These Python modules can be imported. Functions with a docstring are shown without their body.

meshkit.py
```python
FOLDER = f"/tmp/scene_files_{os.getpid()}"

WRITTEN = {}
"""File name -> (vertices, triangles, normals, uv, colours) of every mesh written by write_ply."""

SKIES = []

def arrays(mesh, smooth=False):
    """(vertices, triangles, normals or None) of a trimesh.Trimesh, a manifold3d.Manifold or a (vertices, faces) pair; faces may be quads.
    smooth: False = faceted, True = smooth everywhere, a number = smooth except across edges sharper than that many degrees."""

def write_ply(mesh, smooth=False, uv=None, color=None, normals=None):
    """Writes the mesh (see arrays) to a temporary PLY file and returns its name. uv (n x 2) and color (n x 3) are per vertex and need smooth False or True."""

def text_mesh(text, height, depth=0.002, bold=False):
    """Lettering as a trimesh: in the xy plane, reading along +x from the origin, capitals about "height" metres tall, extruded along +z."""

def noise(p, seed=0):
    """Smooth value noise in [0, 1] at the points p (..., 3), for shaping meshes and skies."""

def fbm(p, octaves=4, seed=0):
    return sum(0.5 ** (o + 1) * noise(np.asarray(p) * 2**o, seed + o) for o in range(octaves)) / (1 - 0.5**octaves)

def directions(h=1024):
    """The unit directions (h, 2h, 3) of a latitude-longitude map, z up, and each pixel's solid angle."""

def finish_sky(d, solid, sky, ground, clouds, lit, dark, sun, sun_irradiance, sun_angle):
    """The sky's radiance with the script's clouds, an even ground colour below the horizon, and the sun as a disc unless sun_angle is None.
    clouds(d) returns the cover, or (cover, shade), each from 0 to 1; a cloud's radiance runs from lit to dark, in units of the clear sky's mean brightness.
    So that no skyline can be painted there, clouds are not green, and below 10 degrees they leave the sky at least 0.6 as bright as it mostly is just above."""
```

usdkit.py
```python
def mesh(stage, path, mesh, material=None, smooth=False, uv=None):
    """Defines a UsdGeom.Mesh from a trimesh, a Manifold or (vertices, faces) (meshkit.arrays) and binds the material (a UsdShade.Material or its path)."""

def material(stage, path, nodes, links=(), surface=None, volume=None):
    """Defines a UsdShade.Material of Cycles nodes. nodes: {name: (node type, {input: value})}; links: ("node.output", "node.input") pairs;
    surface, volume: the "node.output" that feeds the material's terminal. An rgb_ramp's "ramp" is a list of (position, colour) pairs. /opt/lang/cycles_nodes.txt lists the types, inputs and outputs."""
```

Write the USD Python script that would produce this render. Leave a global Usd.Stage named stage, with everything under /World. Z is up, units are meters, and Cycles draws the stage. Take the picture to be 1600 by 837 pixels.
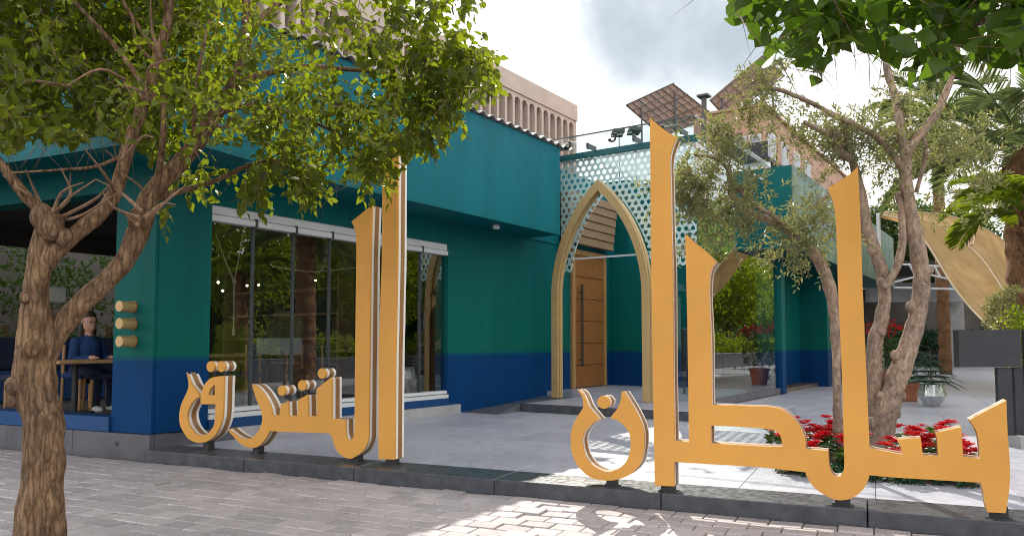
import math, random
import numpy as np, trimesh, usdkit, meshkit
from pxr import Usd, UsdGeom, UsdLux, UsdShade, Gf, Sdf
from shapely.geometry import Polygon, Point, box as sbox
from shapely import affinity
from shapely.ops import unary_union
import manifold3d as m3

# ------------------------------------------------------------------ camera, sky, sun, exposure
stage = Usd.Stage.CreateInMemory()
UsdGeom.SetStageUpAxis(stage, UsdGeom.Tokens.z)
UsdGeom.SetStageMetersPerUnit(stage, 1.0)
UsdGeom.Xform.Define(stage, '/World')
UsdGeom.Scope.Define(stage, '/World/Looks')

EXPOSURE = 0.2
SKY_STRENGTH = 0.10
SUN_INTENSITY = 1.25
SUN_EL = math.radians(35.8)
EYE = 1.15
F = 1200.0                                     # focal length in units of a 1600-wide picture
TH = math.atan((537. - 468.) / F)              # camera pitch
A1 = math.atan(820. / (F / math.cos(TH)))      # angle between the view and the long facade
AS = math.atan(562. / (F / math.cos(TH)))      # angle between the view and the sign's normal
C, S = math.cos(A1), math.sin(A1)              # forward = (C, S), right = (S, -C)
O = np.array([0, 0, EYE])

cam = UsdGeom.Camera.Define(stage, '/World/camera')
cam.CreateHorizontalApertureAttr(36.0)
cam.CreateVerticalApertureAttr(36.0 * 535 / 1024)
cam.CreateFocalLengthAttr(36.0 * F / 1600)
cam.CreateVerticalApertureOffsetAttr(49.5 * 36 / 1600)
cam.CreateClippingRangeAttr(Gf.Vec2f(0.05, 2000))
cam.CreateExposureAttr(EXPOSURE)
_r = np.array([S, -C, 0]); _f = np.array([C * math.cos(TH), S * math.cos(TH), math.sin(TH)]); _u = np.cross(_r, _f)
cam.AddTransformOp().Set(Gf.Matrix4d(*_r, 0, *_u, 0, *(-_f), 0, *O, 1))

sun_az = math.atan2(S, C) - math.radians(1.0)
sdir = np.array([math.cos(SUN_EL) * math.cos(sun_az), math.cos(SUN_EL) * math.sin(sun_az), math.sin(SUN_EL)])
sun = UsdLux.DistantLight.Define(stage, '/World/sun')
sun.CreateIntensityAttr(SUN_INTENSITY); sun.CreateNormalizeAttr(True); sun.CreateAngleAttr(0.5)
sun.CreateColorAttr(Gf.Vec3f(1.0, 0.93, 0.82))
_z = sdir; _x = np.cross([0, 0, 1], _z); _x /= np.linalg.norm(_x); _y = np.cross(_z, _x)
sun.AddTransformOp().Set(Gf.Matrix4d(*_x, 0, *_y, 0, *_z, 0, 0, 0, 30, 1))
sun.GetPrim().SetCustomDataByKey('kind', 'structure')
SUNROT = math.atan2(sdir[0], sdir[1])
CLOUD_DIR = _f + (1065 - 800) / F * _r + (468 - 35) / F * _u; CLOUD_DIR = CLOUD_DIR / np.linalg.norm(CLOUD_DIR)
usdkit.material(stage, '/World/Looks/sky', {
    'tc': ('texture_coordinate', {}),
    'mp': ('mapping', {'scale': (1, 1, 1.8), 'location': (0.35, 0.1, 0.2)}),
    'nz': ('noise_texture', {'scale': 1.7, 'detail': 6, 'roughness': 0.52, 'distortion': 0.4}),
    'rp': ('rgb_ramp', {'ramp': [(0.0, (0.3, 0.3, 0.3)), (0.26, (0.5, 0.5, 0.5)), (0.40, (1, 1, 1)), (1.0, (1, 1, 1))]}),
    'nz2': ('noise_texture', {'scale': 3.0, 'detail': 5, 'roughness': 0.5}),
    'rp2': ('rgb_ramp', {'ramp': [(0.0, (8.6, 8.9, 9.4)), (0.40, (11.2, 11.4, 11.7)), (0.60, (14.0, 14.0, 14.0)), (1.0, (16, 15.8, 15.6))]}),
    'sk': ('sky_texture', {'sky_type': 'single_scattering', 'sun_disc': False, 'sun_elevation': SUN_EL, 'sun_rotation': SUNROT, 'aerosol_density': 1.5}),
    'mx': ('mix_color', {'blend_type': 'mix', 'use_clamp': False}),
    'dn': ('noise_texture', {'scale': 4.5, 'detail': 5, 'roughness': 0.55}), 'da': ('math', {'math_type': 'multiply_add', 'value2': 0.03, 'value3': -0.015}), 'db': ('math', {'math_type': 'add'}),
    'nd': ('normal', {'direction': tuple(float(v) for v in CLOUD_DIR)}), 'dr': ('map_range', {'range_type': 'smoothstep', 'from_min': 0.986, 'from_max': 1.0, 'to_min': 0.0, 'to_max': 0.95, 'clamp': True}), 'mg': ('mix_color', {'use_clamp': False, 'b': (4.6, 5.4, 6.2)}),
    'bg': ('background_shader', {'strength': SKY_STRENGTH})},
    [('tc.generated', 'mp.vector'), ('mp.vector', 'nz.vector'), ('mp.vector', 'nz2.vector'), ('nz.fac', 'rp.fac'), ('nz2.fac', 'rp2.fac'),
     ('rp.color', 'mx.fac'), ('sk.color', 'mx.a'), ('rp2.color', 'mx.b'), ('mx.result', 'mg.a'), ('tc.generated', 'nd.normal'), ('tc.generated', 'dn.vector'), ('dn.fac', 'da.value1'), ('da.value', 'db.value1'), ('nd.dot', 'db.value2'), ('db.value', 'dr.value'), ('dr.result', 'mg.fac'), ('mg.result', 'bg.color')], surface='bg.background')
dome = UsdLux.DomeLight.Define(stage, '/World/sky')
UsdShade.MaterialBindingAPI.Apply(dome.GetPrim()).Bind(UsdShade.Material.Get(stage, '/World/Looks/sky'))
dome.GetPrim().SetCustomDataByKey('kind', 'structure')

# ------------------------------------------------------------------ geometry helpers
def ray(px, py):
    X = (px - 800) / F; V = -(py - 468.) / F
    fw = math.cos(TH) - V * math.sin(TH); up = math.sin(TH) + V * math.cos(TH)
    return np.array([C * fw + S * X, S * fw - C * X, up])
D9 = A1 - AS
NN = np.array([math.cos(D9), math.sin(D9), 0]); EE = np.array([-math.sin(D9), math.cos(D9), 0]); ZZ = np.array([0, 0, 1.])
def at(px, py, x=None, y=None, z=None, nn=None, Y=None):
    """The point of the place seen at a spot of the photograph, on a given plane or at a given distance Y."""
    r = ray(px, py)
    t = (z - EYE) / r[2] if z is not None else x / r[0] if x is not None else y / r[1] if y is not None else nn / (r @ NN) if nn is not None else Y / (r[0] * C + r[1] * S)
    return O + t * r
def W(n, e, z=0.0):
    return NN * n + EE * e + ZZ * z
MS = np.eye(4); MS[:3, 0] = NN; MS[:3, 1] = EE         # sign frame (n, e, z) -> world

class MB:
    def __init__(s): s.v = []; s.f = []; s.n = 0
    def add(s, v, f):
        v = np.asarray(v, float); f = np.asarray(f, int)
        if f.shape[1] == 4: f = np.vstack([f[:, [0, 1, 2]], f[:, [0, 2, 3]]])
        s.v.append(v); s.f.append(f + s.n); s.n += len(v); return s
    def tm(s, m): return s.add(m.vertices, m.faces)
    def box(s, a, b, M=None, bev=0.0):
        a, b = np.minimum(a, b).astype(float), np.maximum(a, b).astype(float)
        if bev > 0:
            bev = min(bev, *((b - a) / 2.2)); pts = []
            for k in range(3):
                for cx in (0, 1):
                    for cy in (0, 1):
                        for cz in (0, 1):
                            p = np.array([[a, b][cx][0], [a, b][cy][1], [a, b][cz][2]]); sg = np.array([1 - 2 * cx, 1 - 2 * cy, 1 - 2 * cz]) * bev
                            sg[k] = 0; pts.append(p + sg)
            m = trimesh.convex.convex_hull(np.array(pts))
        else:
            m = trimesh.creation.box(b - a); m.apply_translation((a + b) / 2)
        if M is not None: m.apply_transform(M)
        return s.tm(m)
    def cyl(s, p, q, r, r2=None, k=12, cap=True):
        return s.tube([p, q], [r, r if r2 is None else r2], k, cap)
    def tube(s, pts, rad, k=8, cap=True):
        pts = np.asarray(pts, float); rad = np.broadcast_to(np.asarray(rad, float), (len(pts),))
        t = np.gradient(pts, axis=0); t /= np.linalg.norm(t, axis=1, keepdims=True) + 1e-12
        u = np.cross(t[0], [0.31, 0.95, 0.05]); u /= np.linalg.norm(u)
        rings = []; a = np.arange(k) / k * 2 * np.pi
        for i in range(len(pts)):
            u = u - t[i] * (u @ t[i]); u /= np.linalg.norm(u); w = np.cross(t[i], u)
            rings.append(pts[i] + rad[i] * (np.cos(a)[:, None] * u + np.sin(a)[:, None] * w))
        v = np.concatenate(rings); f = []
        m = len(pts)
        i, j = np.meshgrid(np.arange(m - 1), np.arange(k), indexing='ij'); i = i.ravel(); j = j.ravel(); j2 = (j + 1) % k
        f = np.stack([i * k + j, i * k + j2, (i + 1) * k + j2, (i + 1) * k + j], 1)
        s.add(v, f)
        if cap:
            s.add(np.vstack([rings[0], pts[:1]]), [[(q + 1) % k, q, k] for q in range(k)])
            s.add(np.vstack([rings[-1], pts[-1:]]), [[q, (q + 1) % k, k] for q in range(k)])
        return s
    def prism(s, poly, h, M):
        for g in getattr(poly, 'geoms', [poly]):
            if g.area < 1e-7: continue
            m = trimesh.creation.extrude_polygon(g, h, engine='earcut'); m.apply_transform(M); s.tm(m)
        return s
    def mesh(s): return trimesh.Trimesh(np.concatenate(s.v), np.concatenate(s.f), process=False)

def plane(o, u, v, w):
    M = np.eye(4); M[:3, 0] = u; M[:3, 1] = v; M[:3, 2] = w; M[:3, 3] = o; return M

taken = {}
def place(x, loc, rz=0, scale=None):
    t = UsdGeom.XformCommonAPI(x)
    t.SetTranslate(Gf.Vec3d(*map(float, loc))); t.SetRotate(Gf.Vec3f(0, 0, math.degrees(rz))); t.SetScale(Gf.Vec3f(*(scale or (1, 1, 1))))
def numbered(parent, name):
    k = taken.get((parent, name), 0); taken[(parent, name)] = k + 1
    return f'{parent}/{name}' if k == 0 else f'{parent}/{name}_{k:03d}'
def keys(p, label=None, cat=None, group=None, kind=None):
    for k, v in (('label', label), ('category', cat), ('group', group), ('kind', kind)):
        if v: p.SetCustomDataByKey(k, v)
    return p
def thing(name, label, cat, group=None, kind=None, loc=None, rz=0, scale=None):
    x = UsdGeom.Xform.Define(stage, numbered('/World', name))
    if loc is not None: place(x, loc, rz, scale)
    return keys(x.GetPrim(), label, cat, group, kind)
def obj(name, mb, mat, parent=None, smooth=False, **kw):
    base = '/World' if parent is None else str(parent.GetPath())
    m = usdkit.mesh(stage, numbered(base, name), mb.mesh() if isinstance(mb, MB) else mb, L(mat), smooth=smooth)
    return keys(m.GetPrim(), **kw)
def dup(root, label=None, loc=None, rz=0, scale=None, group=None):
    was = root.GetCustomData(); name = root.GetName().rstrip('0123456789').rstrip('_') if root.GetName()[-3:].isdigit() else root.GetName()
    x = UsdGeom.Xform.Define(stage, numbered('/World', name))
    x.GetPrim().GetReferences().AddInternalReference(root.GetPath()); x.GetPrim().SetInstanceable(True)
    place(x, loc, rz, scale)
    return keys(x.GetPrim(), label or was.get('label'), was.get('category'), group or was.get('group'))

# ------------------------------------------------------------------ materials
LOOKS = {}
def L(name): return LOOKS[name]
def mat(name, nodes, links=(), surface='p.BSDF', volume=None):
    LOOKS[name] = usdkit.material(stage, '/World/Looks/' + name, nodes, links, surface=surface, volume=volume)
def simple(name, col, rough=0.5, var=0.12, scale=6.0, bump=0.0, bscale=60.0, **kw):
    """A colour with soft wear: two sizes of noise vary it, a fine noise roughens it."""
    lo = tuple(c_ * (1 - var) for c_ in col); hi = tuple(min(1, c_ * (1 + var)) for c_ in col)
    mat(name, {'g': ('geometry', {}), 'n': ('noise_texture', {'scale': scale, 'detail': 6, 'roughness': 0.6}),
               'r': ('rgb_ramp', {'ramp': [(0.3, lo), (0.7, hi)]}),
               'n2': ('noise_texture', {'scale': scale * 2.3, 'detail': 3}),
               'mr': ('map_range', {'from_min': 0.3, 'from_max': 0.7, 'to_min': max(0.02, rough - 0.08), 'to_max': rough + 0.08}),
               'b': ('noise_texture', {'scale': bscale, 'detail': 4}), 'bm': ('bump', {'strength': bump, 'distance': 0.01}),
               'p': ('principled_bsdf', kw)},
        [('g.position', 'n.vector'), ('n.fac', 'r.fac'), ('r.color', 'p.base_color'), ('g.position', 'n2.vector'), ('n2.fac', 'mr.value'), ('mr.result', 'p.roughness'),
         ('g.position', 'b.vector'), ('b.fac', 'bm.height')] + ([('bm.normal', 'p.normal')] if bump else []))

# painted walls: a teal that runs greener downwards, and a deep blue dado below about one metre
mat('teal_blue_paint', {'g': ('geometry', {}), 'x': ('separate_xyz', {}),
    'r': ('map_range', {'from_min': 0.0, 'from_max': 5.0, 'clamp': True}),
    'c': ('rgb_ramp', {'ramp': [(0, (0.0015, 0.036, 0.125)), (0.192, (0.0015, 0.038, 0.130)), (0.208, (0.002, 0.100, 0.080)), (0.40, (0.002, 0.102, 0.094)), (0.58, (0.002, 0.104, 0.108)), (0.62, (0.004, 0.122, 0.150)), (1, (0.004, 0.128, 0.165))]}),
    'wm': ('mapping', {'scale': (1, 1, 0.16)}), 'n': ('noise_texture', {'scale': 2.6, 'detail': 9, 'roughness': 0.68}), 'nr': ('map_range', {'from_min': 0.3, 'from_max': 0.7, 'to_min': 0.84, 'to_max': 1.16}),
    'm': ('mix_color', {'blend_type': 'multiply', 'fac': 1.0}), 'b': ('noise_texture', {'scale': 90, 'detail': 3}), 'bm': ('bump', {'strength': 0.12, 'distance': 0.004}),
    'p': ('principled_bsdf', {'roughness': 0.5, 'specular_ior_level': 0.12})},
    [('g.position', 'x.vector'), ('x.z', 'r.value'), ('r.result', 'c.fac'), ('g.position', 'wm.vector'), ('wm.vector', 'n.vector'), ('n.fac', 'nr.value'), ('c.color', 'm.a'), ('nr.result', 'm.b'),
     ('m.result', 'p.base_color'), ('g.position', 'b.vector'), ('b.fac', 'bm.height'), ('bm.normal', 'p.normal')])
simple('gold_paint', (0.66, 0.325, 0.072), 0.42, 0.09, 1.1, 0.10, 60, metallic=0.15, specular_ior_level=0.25)
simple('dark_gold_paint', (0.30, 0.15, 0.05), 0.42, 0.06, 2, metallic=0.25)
simple('white_acrylic', (0.78, 0.74, 0.70), 0.3, 0.05, 3)
simple('brass', (0.50, 0.335, 0.15), 0.38, 0.05, 3, metallic=0.35)
simple('black_metal', (0.02, 0.02, 0.022), 0.4, 0.2, 5)
simple('charcoal_paint', (0.022, 0.023, 0.027), 0.5, 0.25, 4, 0.1)
simple('black_granite', (0.05, 0.053, 0.062), 0.30, 0.35, 9, 0.08, 60)
simple('base_granite', (0.085, 0.085, 0.098), 0.38, 0.22, 3, 0.08, 40)
simple('concrete', (0.34, 0.33, 0.33), 0.75, 0.15, 3, 0.3)
simple('white_paint', (0.80, 0.80, 0.80), 0.45, 0.06, 2)
simple('lattice_white', (0.74, 0.79, 0.82), 0.45, 0.05, 2)
simple('white_metal', (0.62, 0.63, 0.64), 0.35, 0.06, 2)
simple('teal_paint', (0.003, 0.085, 0.095), 0.4, 0.1, 1.5, 0.1)
simple('wing_paint', (0.003, 0.092, 0.092), 0.5, 0.12, 1.5, specular_ior_level=0.15)
simple('sage_cladding', (0.055, 0.115, 0.092), 0.4, 0.1, 1.2)  # grey-green panels, their tone also lightened for the sky light on this side
simple('blue_paint', (0.002, 0.040, 0.135), 0.4, 0.1, 2, 0.1)
simple('dark_steel', (0.07, 0.08, 0.085), 0.35, 0.15, 4, metallic=0.6)
simple('chrome', (0.75, 0.76, 0.77), 0.12, 0.05, 4, metallic=1.0)
simple('silver_foil', (0.72, 0.73, 0.74), 0.22, 0.1, 8, 0.5, 30, metallic=0.9)
simple('terracotta', (0.36, 0.12, 0.06), 0.75, 0.15, 6, 0.2)
simple('soil', (0.06, 0.042, 0.028), 0.95, 0.4, 14, 0.8, 40)
simple('beige_stone', (0.50, 0.40, 0.34), 0.8, 0.12, 0.8, 0.2, 20)
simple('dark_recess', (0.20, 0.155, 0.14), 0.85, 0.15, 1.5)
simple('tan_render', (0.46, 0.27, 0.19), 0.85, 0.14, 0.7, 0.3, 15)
simple('grey_render', (0.32, 0.33, 0.36), 0.85, 0.12, 0.7, 0.2, 15)
simple('roof_metal', (0.30, 0.28, 0.27), 0.5, 0.15, 2)
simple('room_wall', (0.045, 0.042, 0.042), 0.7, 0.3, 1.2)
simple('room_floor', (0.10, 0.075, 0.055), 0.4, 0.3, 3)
simple('blue_cloth', (0.008, 0.040, 0.14), 0.9, 0.25, 14, 0.3, 300)
simple('navy_cloth', (0.012, 0.02, 0.05), 0.9, 0.3, 14, 0.3, 300)
simple('grey_cloth', (0.38, 0.34, 0.32), 0.95, 0.4, 16, 0.5, 200)
simple('skin', (0.50, 0.28, 0.19), 0.5, 0.08, 20, subsurface_weight=0.1)
simple('dark_hair', (0.03, 0.018, 0.012), 0.5, 0.3, 60)
simple('white_rubber', (0.75, 0.75, 0.75), 0.6, 0.05, 10)
simple('cream_plastic', (0.62, 0.60, 0.55), 0.5, 0.08, 5)
simple('grey_panel', (0.30, 0.31, 0.33), 0.4, 0.06, 3)
simple('sail_edge', (0.52, 0.40, 0.26), 0.6, 0.1, 5)
simple('rope', (0.45, 0.36, 0.26), 0.9, 0.2, 40)
simple('turf', (0.06, 0.09, 0.03), 0.9, 0.3, 5)
simple('far_brown', (0.10, 0.085, 0.075), 0.8, 0.25, 1.0)
def wood(name, lo, hi, sc=(1, 1, 12), rough=0.45):
    mat(name, {'g': ('geometry', {}), 'mp': ('mapping', {'scale': sc}), 'n': ('noise_texture', {'scale': 3.0, 'detail': 8, 'roughness': 0.65, 'distortion': 0.8}),
               'r': ('rgb_ramp', {'ramp': [(0.3, lo), (0.7, hi)]}), 'bm': ('bump', {'strength': 0.2, 'distance': 0.004}), 'p': ('principled_bsdf', {'roughness': rough})},
        [('g.position', 'mp.vector'), ('mp.vector', 'n.vector'), ('n.fac', 'r.fac'), ('r.color', 'p.base_color'), ('n.fac', 'bm.height'), ('bm.normal', 'p.normal')])
wood('door_wood', (0.16, 0.055, 0.013), (0.34, 0.14, 0.04), (2, 2, 14))
wood('frame_wood', (0.30, 0.15, 0.05), (0.48, 0.27, 0.11), (9, 9, 1.2))
wood('slat_wood', (0.20, 0.12, 0.07), (0.36, 0.23, 0.14), (2, 2, 14))
wood('table_wood', (0.34, 0.19, 0.08), (0.50, 0.30, 0.14), (3, 10, 3))
def bark(name, lo, mid, hi, sc=9, vert=0.25, bump=0.9, pits=0.5, fiss=0.15):
    mat(name, {'tc': ('texture_coordinate', {}), 'mp': ('mapping', {'scale': (1, 1, vert)}), 'n': ('noise_texture', {'scale': sc * 3.6, 'detail': 12, 'roughness': 0.78, 'distortion': 0.25}),
               'n3': ('noise_texture', {'scale': 4.5, 'detail': 6, 'roughness': 0.6}), 'fm': ('mapping', {'scale': (1, 1, 0.13)}), 'fw': ('mix_vector', {'fac': 0.035}), 'fv': ('voronoi_texture', {'scale': sc * 3.2, 'feature': 'distance_to_edge'}), 'fr': ('map_range', {'from_min': 0.0, 'from_max': 0.16, 'to_min': 1 - fiss, 'to_max': 1.0, 'clamp': True}), 'm4': ('mix_color', {'blend_type': 'multiply', 'fac': 1.0}), 'hm': ('math', {'math_type': 'multiply_add', 'value2': 0.9 * fiss}), 'v': ('voronoi_texture', {'scale': sc * 1.8, 'feature': 'f1'}), 'vr': ('map_range', {'from_min': 0.06, 'from_max': 0.24, 'to_min': 0.35, 'to_max': 1.0, 'clamp': True}),
               'r': ('rgb_ramp', {'ramp': [(0.33, lo), (0.50, mid), (0.68, hi)]}),
               'r3': ('rgb_ramp', {'ramp': [(0.35, (0.70, 0.67, 0.68)), (0.65, (1.2, 1.12, 1.0))]}), 'm': ('mix_color', {'blend_type': 'multiply', 'fac': 1.0, 'use_clamp': False}),
               'm2': ('mix_color', {'blend_type': 'multiply', 'fac': pits}), 'bm': ('bump', {'strength': bump, 'distance': 0.015}), 'p': ('principled_bsdf', {'roughness': 0.9, 'specular_ior_level': 0.2})},
        [('tc.object', 'mp.vector'), ('mp.vector', 'n.vector'), ('tc.object', 'v.vector'), ('tc.object', 'n3.vector'), ('n.fac', 'r.fac'), ('n3.fac', 'r3.fac'),
         ('v.distance', 'vr.value'), ('r.color', 'm.a'), ('r3.color', 'm.b'), ('m.result', 'm2.a'), ('vr.result', 'm2.b'), ('tc.object', 'fm.vector'), ('fm.vector', 'fw.a'), ('n3.color', 'fw.b'), ('fw.result', 'fv.vector'), ('fv.distance', 'fr.value'), ('m2.result', 'm4.a'), ('fr.result', 'm4.b'), ('m4.result', 'p.base_color'),
         ('fr.result', 'hm.value1'), ('n.fac', 'hm.value3'), ('hm.value', 'bm.height'), ('bm.normal', 'p.normal')])
bark('bark_brown', (0.085, 0.050, 0.030), (0.23, 0.145, 0.088), (0.40, 0.285, 0.19), 10, 0.30, 1.0, 0.35, 0.5)
bark('bark_grey', (0.14, 0.10, 0.075), (0.31, 0.235, 0.185), (0.50, 0.41, 0.345), 9, 0.55, 0.8, 0.8)
bark('bark_twig', (0.12, 0.08, 0.055), (0.26, 0.17, 0.115), (0.40, 0.28, 0.20), 12, 0.3, 0.6)
bark('bark_palm', (0.10, 0.05, 0.025), (0.24, 0.13, 0.07), (0.36, 0.22, 0.13), 8, 1.5, 1.0)
def leafy(name, a, b, c_, trans=0.45, tint=(1.3, 1.35, 0.6), rough=0.45):
    mat(name, {'g': ('geometry', {}), 'n': ('noise_texture', {'scale': 1.6, 'detail': 3}), 'ad': ('math', {'math_type': 'multiply_add', 'value2': 0.6, 'value3': -0.02}), 'ad2': ('math', {'math_type': 'multiply_add', 'value2': 0.45}),
               'r': ('rgb_ramp', {'ramp': [(0.05, a), (0.45, b), (0.82, c_), (0.93, (c_[0] * 1.25, c_[1] * 1.02, c_[2]))]}), 'p': ('principled_bsdf', {'roughness': rough, 'specular_ior_level': 0.4}),
               'tm': ('mix_color', {'blend_type': 'multiply', 'fac': 1.0, 'use_clamp': False, 'b': tint}), 't': ('translucent_bsdf', {}), 'm': ('mix_closure', {'fac': trans})},
        [('g.random_per_island', 'ad.value1'), ('g.position', 'n.vector'), ('n.fac', 'ad2.value1'), ('ad.value', 'ad2.value3'), ('ad2.value', 'r.fac'), ('r.color', 'p.base_color'), ('r.color', 'tm.a'), ('tm.result', 't.color'),
         ('p.BSDF', 'm.closure1'), ('t.BSDF', 'm.closure2')], surface='m.closure')
leafy('leaf_green', (0.045, 0.062, 0.012), (0.095, 0.125, 0.018), (0.18, 0.215, 0.03), 0.60, (3.6, 3.3, 0.8), 0.30)
leafy('leaf_deep', (0.028, 0.055, 0.010), (0.055, 0.095, 0.013), (0.12, 0.17, 0.02), 0.58, (2.8, 2.9, 0.8), 0.30)
leafy('leaf_olive', (0.10, 0.11, 0.06), (0.22, 0.235, 0.14), (0.42, 0.43, 0.30), 0.45, (2.2, 2.05, 1.0), 0.40)
leafy('leaf_palm', (0.09, 0.13, 0.06), (0.15, 0.20, 0.09), (0.25, 0.29, 0.14), 0.42, (1.7, 1.6, 0.8))
leafy('leaf_lime', (0.10, 0.15, 0.014), (0.19, 0.26, 0.022), (0.33, 0.38, 0.05), 0.55, (2.4, 2.1, 0.7), 0.35)
leafy('leaf_hedge', (0.04, 0.08, 0.02), (0.08, 0.13, 0.03), (0.16, 0.22, 0.05), 0.35, (1.4, 1.5, 0.7))
leafy('leaf_conifer', (0.015, 0.055, 0.025), (0.03, 0.085, 0.04), (0.06, 0.13, 0.06), 0.25, (1.3, 1.5, 0.8))
leafy('petal_red', (0.42, 0.006, 0.012), (0.62, 0.012, 0.02), (0.75, 0.03, 0.035), 0.35, (1.2, 0.9, 0.9))
def pane(name, tint, f0):
    """A sheet of glass: clear with a slight tint, mirroring more at a slant (the same from both sides)."""
    mat(name, {'lw': ('layer_weight', {'blend': 0.5}), 'pw': ('math', {'math_type': 'power', 'value2': 5.0}), 'ad': ('math', {'math_type': 'multiply_add', 'value2': 1 - f0, 'value3': f0, 'use_clamp': True}),
               't': ('transparent_bsdf', {'color': tint}), 'gl': ('glossy_bsdf', {'color': (0.96, 0.98, 0.97), 'roughness': 0.0}), 'm': ('mix_closure', {})},
        [('lw.facing', 'pw.value1'), ('pw.value', 'ad.value1'), ('ad.value', 'm.fac'), ('t.BSDF', 'm.closure1'), ('gl.BSDF', 'm.closure2')], surface='m.closure')
pane('window_glass', (0.70, 0.75, 0.74), 0.20)
pane('entrance_glass', (0.84, 0.92, 0.90), 0.12)
pane('side_glass', (0.74, 0.86, 0.83), 0.32)
pane('roof_glass', (0.90, 0.975, 0.965), 0.03)
mat('lamp_glow', {'e': ('emission', {'color': (1.0, 0.72, 0.40), 'strength': 7.0})}, surface='e.emission')
mat('sail_cloth', {'g': ('geometry', {}), 'n': ('noise_texture', {'scale': 2.0, 'detail': 6}), 'r': ('rgb_ramp', {'ramp': [(0.3, (0.50, 0.30, 0.12)), (0.7, (0.66, 0.43, 0.19))]}), 'p': ('principled_bsdf', {'roughness': 0.85}), 't': ('translucent_bsdf', {}), 'm': ('mix_closure', {'fac': 0.45})},
    [('g.position', 'n.vector'), ('n.fac', 'r.fac'), ('r.color', 'p.base_color'), ('r.color', 't.color'), ('p.BSDF', 'm.closure1'), ('t.BSDF', 'm.closure2')], surface='m.closure')
mat('solar_cell', {'g': ('geometry', {}), 'n': ('noise_texture', {'scale': 3.0, 'detail': 4}), 'r': ('rgb_ramp', {'ramp': [(0.3, (0.40, 0.31, 0.26)), (0.7, (0.50, 0.40, 0.34))]}), 'p': ('principled_bsdf', {'roughness': 0.6}), 't': ('translucent_bsdf', {}), 'm': ('mix_closure', {'fac': 0.4})},
    [('g.position', 'n.vector'), ('n.fac', 'r.fac'), ('r.color', 'p.base_color'), ('r.color', 't.color'), ('p.BSDF', 'm.closure1'), ('t.BSDF', 'm.closure2')], surface='m.closure')
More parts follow.
